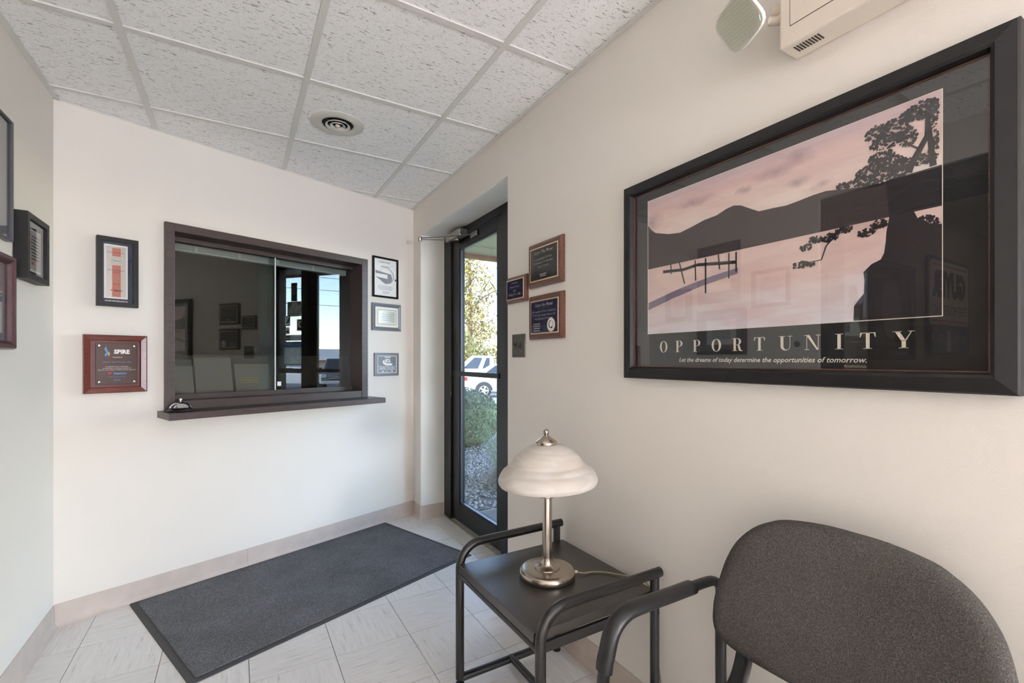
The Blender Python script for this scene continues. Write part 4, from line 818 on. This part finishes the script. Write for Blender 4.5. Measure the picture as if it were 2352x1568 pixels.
for z in (.275, .73): b = MB(); b.quad((-.39, -.0222, z), (.39, -.0222, z), (.39, -.0222, z+.012), (-.39, -.0222, z+.012)); b.build('stripe_print', 'red', t)
text(t, 'GUYER', 0, .49, .19, 'ink', y=-.0222, width=.74, bold=.02); text(t, 'THE MOVER, INC', 0, .33, .085, 'ink', y=-.0222, width=.72)
text(t, 'KOKOMO', -.24, .10, .07, 'signwhite', y=-.0212, width=.30); text(t, 'PERU, IN', .27, .10, .07, 'signwhite', y=-.0212, width=.24)
b = MB(); b.poly([(-.03, .03), (.06, .03), (.05, .10), (.06, .2), (-.02, .21), (-.015, .12)], -.0208); b.build('state_print', 'signwhite', t)
t = thing('hall_picture', (-1.73, hy1-.002, 1.55), 0, 'square dark framed picture beside the company sign in the hall', 'picture')
MB().loop(.70, .70, [(0, 0), (0, -.03), (.03, -.03), (.035, -.01), (.035, 0)]).build('frame', 'bframe', t); MB().card(-.316, .316, -.316, .316, -.004, .002).build('print', 'posterblack', t)
b = MB(); b.poly(ell(0, .02, .16, .22, 20), -.0065); b.build('figure_print', 'inkgrey', t); MB().card(-.316, .316, -.316, .316, -.010, .002).build('glass_pane', 'pglass', t)

# ------------------------------------------------------------------ outdoors
def leaf_mat(name, cols, rough=.7):
    x = N(name); g = x.n('NewGeometry'); x.base(x.ramp(g.outputs['Random Per Island'], [((i+.5)/len(cols), lin(c)) for i, c in enumerate(cols)])); x.b.inputs['Roughness'].default_value = rough; return x.m
M['boxleaf'] = leaf_mat('clipped_box_leaves', ['#2c3b24', '#3f5233', '#56693f', '#6d7c55']); M['autumn'] = leaf_mat('autumn_leaves', ['#6f6a33', '#8f8440', '#a8903f', '#7f7f4a', '#9c7a3e'])
M['shrubleaf'] = leaf_mat('turning_shrub_leaves', ['#5d6232', '#7a7a3c', '#988a45', '#6d5b30']); M['blade'] = leaf_mat('green_grass_blades', ['#4d6640', '#66805a', '#8c9a78']); M['straw'] = leaf_mat('dry_grass_blades', ['#4c4438', '#6a5f50', '#857865'])
M['stone'] = leaf_mat('gravel_stones', ['#6f7073', '#8d8d8f', '#a9a8a6', '#7d7a78', '#bdbcba', '#5c5d60'], .85)
M['bark'] = mat('tree_bark', '#6d5f50', .9, vary=.2, vscale=10); M['soil'] = mat('gravel_bed_soil', '#58564f', .95, vary=.25, vscale=30)
M['lawn'] = mat('lawn_green', '#7d9440', .95, vary=.25, vscale=6); M['asphalt'] = mat('asphalt_grey', '#76757a', .9, vary=.1, vscale=4); M['walk'] = mat('concrete_walk', '#a9a49c', .9, vary=.06)
M['soffit'] = mat('painted_soffit', '#b3ab9b', .7); M['fascia'] = mat('stained_fascia', '#8d5f3c', .6, vary=.15, vscale=8); M['siding'] = mat('exterior_siding', '#a59c8c', .8)
M['roofing'] = mat('grey_roofing', '#8d8a86', .9); M['carwhite'] = mat('white_car_paint', '#e9e9e8', .25); M['cargrey'] = mat('grey_car_paint', '#4e5258', .3); M['carred'] = mat('red_car_paint', '#8f1f22', .3)
M['carglass'] = mat('car_window_glass', '#2a3036', .08); M['tyre'] = mat('tyre_rubber', '#1f1e1e', .8); M['rim'] = mat('alloy_rim', '#c9c9c8', .3, metal=.6); M['taill'] = mat('tail_lamp', '#9c2026', .3); M['pole'] = mat('weathered_pole', '#a1958a', .9)
M['metalroof'] = mat('pale_metal_roof', '#d6d4d0', .5); M['metalwall'] = mat('cream_metal_wall', '#cbc5ba', .6)
def gz(x, y):
    d_ = math.hypot(x-1.4, y-2.6); return -.05-.0235*max(0, d_-3.2)
def sheet(name, m, x0, x1, y0, y1, step, dz=0, keep=None):
    nx, ny = max(2, int((x1-x0)/step)+1), max(2, int((y1-y0)/step)+1); vs = []; fs = []
    for j in range(ny):
        for i in range(nx):
            x, y = x0+(x1-x0)*i/(nx-1), y0+(y1-y0)*j/(ny-1); vs.append((x, y, gz(x, y)+dz))
    for j in range(ny-1):
        for i in range(nx-1):
            c = ((vs[j*nx+i][0]+vs[j*nx+i+1][0])/2, (vs[j*nx+i][1]+vs[(j+1)*nx+i][1])/2)
            if keep is None or keep(*c): fs.append((j*nx+i, j*nx+i+1, (j+1)*nx+i+1, (j+1)*nx+i))
    return stuff(MB().add(vs, fs).build(name, m, smooth=True))
sheet('ground_asphalt', 'asphalt', 1.39, 90, -80, 90, 2.0, -.02)
sheet('ground_lawn', 'lawn', 1.39, 12, 3.4, 17.5, .5, .0, lambda x, y: y < 17.2-.35*x and not (x < 4.0 and y < 7.6)); sheet('ground_bed', 'soil', 1.39, 4.4, 3.3, 7.8, .25, -.004)
stuff(MB().box(1.476, 3.4, -3.0, 3.42, -.22, -.045).build('ground_walk', 'walk'))
rnd = random.Random(11); b = MB()
for k in range(7000):
    x, y = rnd.uniform(1.48, 3.9), rnd.uniform(3.44, 6.9)
    if y > 5.5 and rnd.random() < .4: continue
    r_ = rnd.uniform(.009, .02); z = gz(x, y)+rnd.uniform(-.002, .006); a = rnd.random()*6; vs = []
    for dz_, sc in ((-.3, .9), (.55, .6)): vs += [(x+r_*sc*rnd.uniform(.75, 1.2)*cos(a+2*pi*i/5), y+r_*sc*rnd.uniform(.75, 1.2)*sin(a+2*pi*i/5), z+r_*dz_) for i in range(5)]
    b.add(vs, [(9, 8, 7, 6, 5)[::-1]]+[(i, (i+1) % 5, 5+(i+1) % 5, 5+i) for i in range(5)])
tag(b.build('gravel', 'stone'), 'loose grey gravel in the bed outside the glass door', 'gravel', kind='stuff')
t = thing('outdoor_mat', (1.60, 2.30, -.045), 0, 'dark doormat on the walk outside the glass door', 'mat'); MB().box(0, .75, 0, 1.08, 0, .012).build('rubber_base', 'rubber', t, bevel=.004); MB().box(.03, .72, .03, 1.05, .010, .018).build('carpet_pile', 'mat', t)
# building shell outside
stuff(MB().box(1.19, 1.388, 3.75, 9.0, -.6, 2.45).build('wall_outside', 'siding')); stuff(MB().box(1.19, 1.388, -6, NY-.201, -.6, 2.45).build('wall_outside_near', 'siding'))
rf = stuff(MB().box(-6, 3.35, -6, 5.0, 2.60, 2.95).build('roof', 'roofing')); MB().box(-6, 1.6, 5.0, 9.2, 2.60, 2.95).build('roof_wing', 'roofing', rf)
so_ = stuff(MB().box(1.39, 3.30, -6, 4.96, 2.452, 2.60).build('soffit', 'soffit'))
for k in range(18): MB().box(1.40, 3.30, -5.6+k*.6, -5.55+k*.6, 2.440, 2.454).build('batten', 'soffit', so_)
MB().box(1.39, 3.35, 4.95, 5.0, 2.395, 2.64).build('fascia_board', 'fascia', so_); MB().box(3.30, 3.35, -6, 4.95, 2.42, 2.64).build('fascia_board', 'fascia', so_)
def leafcloud(b, c, rad, n, s, rnd, shell=.55, flat=0, jitter=.3, top=1.0):
    for k in range(n):
        v = Vector((rnd.gauss(0, 1), rnd.gauss(0, 1), rnd.gauss(0, 1))).normalized(); r_ = shell+(1-shell)*rnd.random()**.5
        p_ = Vector((c[0]+v.x*rad[0]*r_, c[1]+v.y*rad[1]*r_, c[2]+v.z*rad[2]*r_)); ss = s*rnd.uniform(.6, 1.3)
        nrm = (v+Vector((rnd.uniform(-1, 1), rnd.uniform(-1, 1), rnd.uniform(-1, 1)))*jitter*2).normalized(); q_ = nrm.to_track_quat('Z', 'Y'); a = rnd.random()*6
        b.add([p_+q_ @ Vector((ss*cos(a+d_)*w_, ss*sin(a+d_)*w_, 0)) for d_, w_ in ((0, 1), (1.57, .5), (3.14, 1), (4.71, .5))], [(0, 1, 2, 3)])
rnd = random.Random(5)
t = thing('clipped_shrub', (2.84, 6.45, gz(2.84, 6.45)), 0, 'rounded clipped green shrub in the gravel bed', 'shrub')
MB().lathe([(.30, .0), (.52, .10), (.63, .35), (.60, .58), (.40, .76), (.0, .82)], 24).build('inner_growth', 'boxleaf', t, smooth=True)
b = MB(); leafcloud(b, (0, 0, .40), (.70, .70, .47), 9000, .022, rnd, .90); b.build('foliage', 'boxleaf', t)
b = MB(); b.tube([(0, 0, -.05), (0, 0, .2)], .04, 8).build('stem', 'bark', t)
t = thing('ornamental_grass', (2.33, 3.98, gz(2.33, 3.98)), 0, 'arching ornamental grass clump with a brown dry skirt by the door', 'plant')
def blades(b, n, r0, h, out, droop, w, rnd):
    for k in range(n):
        a = rnd.random()*2*pi; r_ = r0*math.sqrt(rnd.random()); hh = h*rnd.uniform(.6, 1.1); o_ = out*rnd.uniform(.5, 1.1); pts = []
        for i in range(6):
            u = i/5; pts.append(Vector((cos(a)*(r_+o_*u**1.5), sin(a)*(r_+o_*u**1.5), hh*(u-droop*u*u))))
        sd = Vector((-sin(a), cos(a), 0)); vs = []
        for i, p_ in enumerate(pts): ww = w*(1-i/5.5); vs += [p_-sd*ww, p_+sd*ww]
        b.add(vs, [(2*i, 2*i+1, 2*i+3, 2*i+2) for i in range(5)])
b = MB(); blades(b, 900, .12, .62, .26, .95, .0022, rnd); b.build('dry_blades', 'straw', t)
b = MB(); blades(b, 420, .12, .74, .32, .12, .002, rnd); b.build('green_blades', 'blade', t)
b = MB(); blades(b, 30, .10, .84, .25, .02, .0022, rnd); b.build('flower_stalks', 'straw', t)
def tree(name, label, x, y, crown, n, s, m, trunk_h, tr_r, seed, br=8, grp=None, bare=()):
    rn = random.Random(seed); g = gz(x, y); t_ = thing(name, (x, y, g), 0, label, 'tree' if trunk_h > 2 else 'shrub', grp)
    b_ = MB(); b_.tube([(0, 0, -.1), (.1, .05, trunk_h*.5), (0, 0, trunk_h)], [tr_r, tr_r*.7, tr_r*.35], 10).build('trunk', 'bark', t_, smooth=True)
    for k in range(br):
        a = rn.random()*6.28; h_ = trunk_h*rn.uniform(.3, .95); l = crown[0][3]*rn.uniform(.6, 1.0)
        MB().tube([(0, 0, h_), (cos(a)*l*.5, sin(a)*l*.5, h_+l*.35), (cos(a)*l, sin(a)*l, h_+l*.8)], [tr_r*.3, tr_r*.2, tr_r*.06], 6).build('branch', 'bark', t_)
    for p_ in bare: MB().tube(p_, [tr_r*.3, tr_r*.2, tr_r*.1, tr_r*.04][:len(p_)], 6).build('branch', 'bark', t_)
    f_ = MB()
    for cx, cy, cz, rx, rz in crown: leafcloud(f_, (cx, cy, cz), (rx, rx, rz), int(n*rx*rz/sum(c_[3]*c_[4] for c_ in crown)), s, rn, .25, jitter=.9)
    f_.build('foliage', m, t_); return t_
ir = Vector((cos(R(30.7)), -sin(R(30.7)), 0))     # compass direction across the view
def pv(px, fwd): l = (px-1176)/1066.17*fwd; return (sin(R(30.7))*fwd+cos(R(30.7))*l, cos(R(30.7))*fwd-sin(R(30.7))*l)
x, y = pv(1078, 36)
bb_ = lambda l, z: (ir.x*l, ir.y*l, z)
tree('tall_tree', 'tall yellow-green autumn tree behind the parked pickup', x, y, [(0, 0, 4.6, 1.9, 2.2), (ir.x*.4, ir.y*.4, 7.4, 1.7, 2.6), (-ir.x*1.0, -ir.y*1.0, 9.6, 2.0, 2.4), (-ir.x*1.4, -ir.y*1.4, 6.2, 1.9, 2.4), (ir.x*1.2, ir.y*1.2, 4.2, 1.1, 1.0)], 4200, .15, 'autumn', 10.5, .26, 31, 12,
     bare=[[bb_(0, 5.0), bb_(1.0, 7.2), bb_(2.2, 9.2), bb_(3.2, 10.2)], [bb_(.8, 6.6), bb_(1.8, 7.2), bb_(2.6, 7.4)], [bb_(.1, 3.4), bb_(1.2, 4.6), bb_(2.2, 5.4)], [bb_(1.6, 8.0), bb_(2.0, 7.4), bb_(2.3, 6.4)]])
for k, (px, fw, r_, hz, lb) in enumerate(((1058, 28, 1.0, 2.9, 'dense olive shrub behind the pickup cab'), (1092, 31, 1.05, 2.7, 'yellowing shrub under the tall tree trunk'), (1126, 34, 1.1, 2.4, 'browning shrub left of the utility pole'), (1160, 37, 1.2, 2.7, 'green-brown shrub right of the utility pole'))):
    x, y = pv(px, fw); g = gz(x, y); tree('wild_shrub', lb, x, y, [(0, 0, hz*.55-g*.4, r_, hz*.62), (.3, .2, hz*.4, r_*.7, hz*.4)], 1500, .13, 'shrubleaf', 1.6, .07, 40+k, 5, 'shrubs along the far edge of the lot')
x, y = pv(1150, 60); g = gz(x, y)
t = thing('utility_pole', (x, y, g), R(-30), 'pale wooden utility pole with a crossarm beyond the shrubs', 'pole')
MB().tube([(0, 0, -.2), (.25, 0, 9.2)], [.24, .15], 10).build('post', 'pole', t, smooth=True); MB().box(-.9, 1.3, -.06, .06, 8.15, 8.3).build('crossarm', 'pole', t)
for u in (-.8, .9, 1.2): MB().lathe([(.06, 0), (.08, .1), (.03, .2)], 8, (u, 0, 8.3)).build('insulator', 'ink', t)
MB().lathe([(.2, 0), (.2, .7), (.15, .75)], 12, (.0, -.28, 7.2)).build('transformer', 'rim', t)
# vehicles (local x forward, y left, z up from the ground)
def vehicle(name, label, x, y, hd, paint, kind='sedan', cat='car'):
    t_ = thing(name, (x, y, gz(x, y)-.02), hd, label, cat)
    if kind == 'sedan':
        prof = [(-2.20, .27), (-2.36, .42), (-2.40, .66), (-2.34, .93), (-2.20, 1.0), (-1.50, 1.03), (-.2, .99), (.95, .96), (1.7, .86), (2.18, .70), (2.33, .52), (2.30, .36), (2.15, .24)]; Wd = .86
        lowc = [(-1.85, 1.0), (1.05, .95)]; top = [(-1.05, 1.41), (.10, 1.43)]; wx = (-1.42, 1.35); wr_ = .315
    else:
        prof = [(-2.75, .55), (-2.78, .75), (-2.72, 1.15), (-.55, 1.16), (-.5, 1.18), (1.05, 1.18), (1.35, 1.14), (2.5, 1.02), (2.68, .90), (2.72, .6), (2.6, .42), (-2.6, .45)]; Wd = .96
        lowc = [(-.55, 1.15), (1.45, 1.15)]; top = [(-.42, 1.86), (.62, 1.88)]; wx = (-1.75, 1.70); wr_ = .37
    MB().prism(prof, lambda q_: (q_[0], -Wd, q_[1]), lambda q_: (q_[0], Wd, q_[1])).build('body', paint, t_, bevel=.09, seg=4, smooth=True)
    (a0, z0), (a1, z1) = lowc; (b0, z2), (b1, z3) = top; wl, wt = Wd-.07, Wd-.24
    MB().add([(a0, -wl, z0), (a1, -wl, z1), (a1, wl, z1), (a0, wl, z0), (b0, -wt, z2), (b1, -wt, z3), (b1, wt, z3), (b0, wt, z2)], [(0, 1, 5, 4), (1, 2, 6, 5), (2, 3, 7, 6), (3, 0, 4, 7), (4, 5, 6, 7), (3, 2, 1, 0)]).build('cabin', paint, t_, bevel=.06, seg=3, smooth=True)
    def lerp(p_, q_, u): return tuple(p_[i]+(q_[i]-p_[i])*u for i in range(3))
    for s_ in (-1, 1):
        A, B_, C_, D_ = (a0, s_*wl, z0), (a1, s_*wl, z1), (b1, s_*wt, z3), (b0, s_*wt, z2); off = Vector((0, s_*.012, .004))
        for u0, u1 in (((.10, .44), (.49, .86)) if kind == 'sedan' else ((.10, .34), (.40, .84))):
            q_ = [lerp(lerp(A, B_, u0+.05), lerp(D_, C_, u0+.05), .12), lerp(lerp(A, B_, u1), lerp(D_, C_, u1), .12), lerp(lerp(A, B_, u1-.04), lerp(D_, C_, u1-.04), .86), lerp(lerp(A, B_, u0+.06), lerp(D_, C_, u0+.06), .86)]
            MB().add([Vector(p_)+off for p_ in q_], [(0, 1, 2, 3)]).build('side_window', 'carglass', t_)
        for w_ in wx:
            wh = MB().lathe([(0, -.11), (wr_*.62, -.11), (wr_*.66, -.095), (wr_*.97, -.09), (wr_, -.06), (wr_, .06), (wr_*.9, .09), (0, .09)], 28).build('wheel', 'tyre', t_, smooth=True, loc=(w_, s_*(Wd-.10), wr_), rot=(R(90*s_), 0, 0))
            MB().lathe([(wr_*.62, -.100), (wr_*.60, -.112), (wr_*.52, -.105), (0, -.10)], 24).build('hub', 'ink', wh, smooth=True)
            for k in range(5): MB().box(0, wr_*.58, -.035, .035, -.118, -.104).build('spoke', 'rim', wh, rot=(0, 0, k*2*pi/5)); 
            MB().lathe([(wr_*.64, -.118), (wr_*.56, -.118), (wr_*.56, -.10), (wr_*.64, -.10)], 24, cap=False).build('rim', 'rim', wh)
            ar = MB(); o_ = [(w_+(wr_+.055)*cos(a), s_*(Wd-.004), wr_+(wr_+.055)*sin(a)) for a in [pi*i/14 for i in range(15)]]; ar.prism(o_, lambda q_: q_, lambda q_: (q_[0], q_[1]+s_*.008, q_[2])).build('wheel_arch', 'ink', t_)
        MB().box(-2.40 if kind == 'sedan' else -2.79, -2.08 if kind == 'sedan' else -2.66, s_*(Wd-.26), s_*(Wd+.004), .70, .90).build('tail_lamp', 'taill', t_, bevel=.03)
        MB().box(2.18, 2.36, s_*(Wd-.30), s_*(Wd-.02), .60, .74).build('head_lamp', 'rim', t_, bevel=.03) if kind == 'sedan' else MB().box(2.60, 2.735, s_*(Wd-.28), s_*(Wd-.02), .78, .98).build('head_lamp', 'rim', t_, bevel=.02)
        MB().box(b1+.55, b1+.72, s_*(Wd), s_*(Wd+.16), 1.0 if kind == 'sedan' else 1.2, 1.14 if kind == 'sedan' else 1.36).build('mirror', 'tyre', t_, bevel=.03)
    fr = [(a1+.012, -wl*.86, z1+.05), (a1+.012, wl*.86, z1+.05), (b1+.06, wt*.88, z3-.05), (b1+.06, -wt*.88, z3-.05)]; MB().add(fr, [(0, 1, 2, 3)]).build('windscreen', 'carglass', t_)
    re = [(a0-.012, -wl*.86, z0+.05), (a0-.012, wl*.86, z0+.05), (b0-.05, wt*.88, z2-.05), (b0-.05, -wt*.88, z2-.05)]; MB().add(re, [(0, 1, 2, 3)]).build('rear_window', 'carglass', t_)
    if kind != 'sedan':
        g_ = MB()
        MB().box(2.70, 2.735, -.62, .62, .70, .98).build('grille', 'ink', t_)
        for k in range(3): MB().box(2.735, 2.75, -.62, .62, .735+k*.09, .765+k*.09).build('grille_bar', 'rim', t_)
        MB().box(2.62, 2.80, -.95, .95, .42, .62).build('bumper', 'rim', t_, bevel=.04)
    return t_
x, y = pv(1112, 20.2); h_ = R(-28)
vehicle('parked_sedan', 'white sedan parked beyond the lawn, seen through the glass door', x+1.42*cos(h_), y+1.42*sin(h_), h_, 'carwhite')
x, y = pv(1097, 23.4); h_ = R(149)
vehicle('parked_pickup', 'white pickup truck parked behind the white sedan', x-.4*cos(h_), y-.4*sin(h_), h_, 'carwhite', 'pickup', 'truck')
vehicle('parked_pickup', 'grey pickup truck facing the building across the lot', 21.6, -14.2, R(140), 'cargrey', 'pickup', 'truck')
vehicle('parked_sedan', 'red car parked behind the grey pickup across the lot', 27.5, -16.6, R(150), 'carred'); vehicle('parked_sedan', 'white car parked at the far left of the lot', 23.5, -19.6, R(60), 'carwhite'); vehicle('parked_sedan', 'grey car parked at the far side of the lot', 30.5, -21.5, R(55), 'cargrey')
# long metal building across the lot
bh = thing('metal_building', (48, -37, gz(48, -37)), R(50), 'long cream metal building with a pale roof across the lot', 'building')
MB().box(-22, 22, -5, 5, -1, 2.5).build('wall', 'metalwall', bh); rp = MB().prism([(-5.5, 2.5), (5.5, 2.5), (0, 4.0)], lambda q_: (-22.5, q_[0], q_[1]), lambda q_: (22.5, q_[0], q_[1])).build('roof', 'metalroof', bh)
MB().box(-22.5, 22.5, 5.45, 5.6, 2.3, 2.55).build('eave_trim', 'fascia', bh)
for k in range(9): f_ = MB().box(-20+k*5, -18.4+k*5, 4.98, 5.05, .7, 1.5).build('window', 'signwhite', bh); MB().box(-19.9+k*5, -18.5+k*5, 5.05, 5.06, .78, 1.42).build('pane', 'carglass', f_)
for k in range(6): MB().box(-21+k*8, -20.8+k*8, 5.0, 5.06, -.5, 2.4).build('downpipe', 'siding', bh)
MB().lathe([(.4, 3.5), (.4, 4.6), (.6, 4.6), (.6, 4.8)], 12, (6, 1, 0)).build('roof_vent', 'roofing', bh)
t = thing('power_line', (0, 0, 0), 0, 'three sagging power line wires high across the lot', 'wire')
for k, z in enumerate((6.0, 7.2, 8.2)): MB().tube([(8+36*u, -36+28*u, z-2.0*(u*(1-u))) for u in [i/16 for i in range(17)]], .018, 5).build('wire', 'ink', t)
for u in (0, 1): MB().tube([(8+36*u, -36+28*u, gz(8+36*u, -36+28*u)), (8+36*u, -36+28*u, 8.6)], .13, 8).build('post', 'pole', t)
finish_texts()
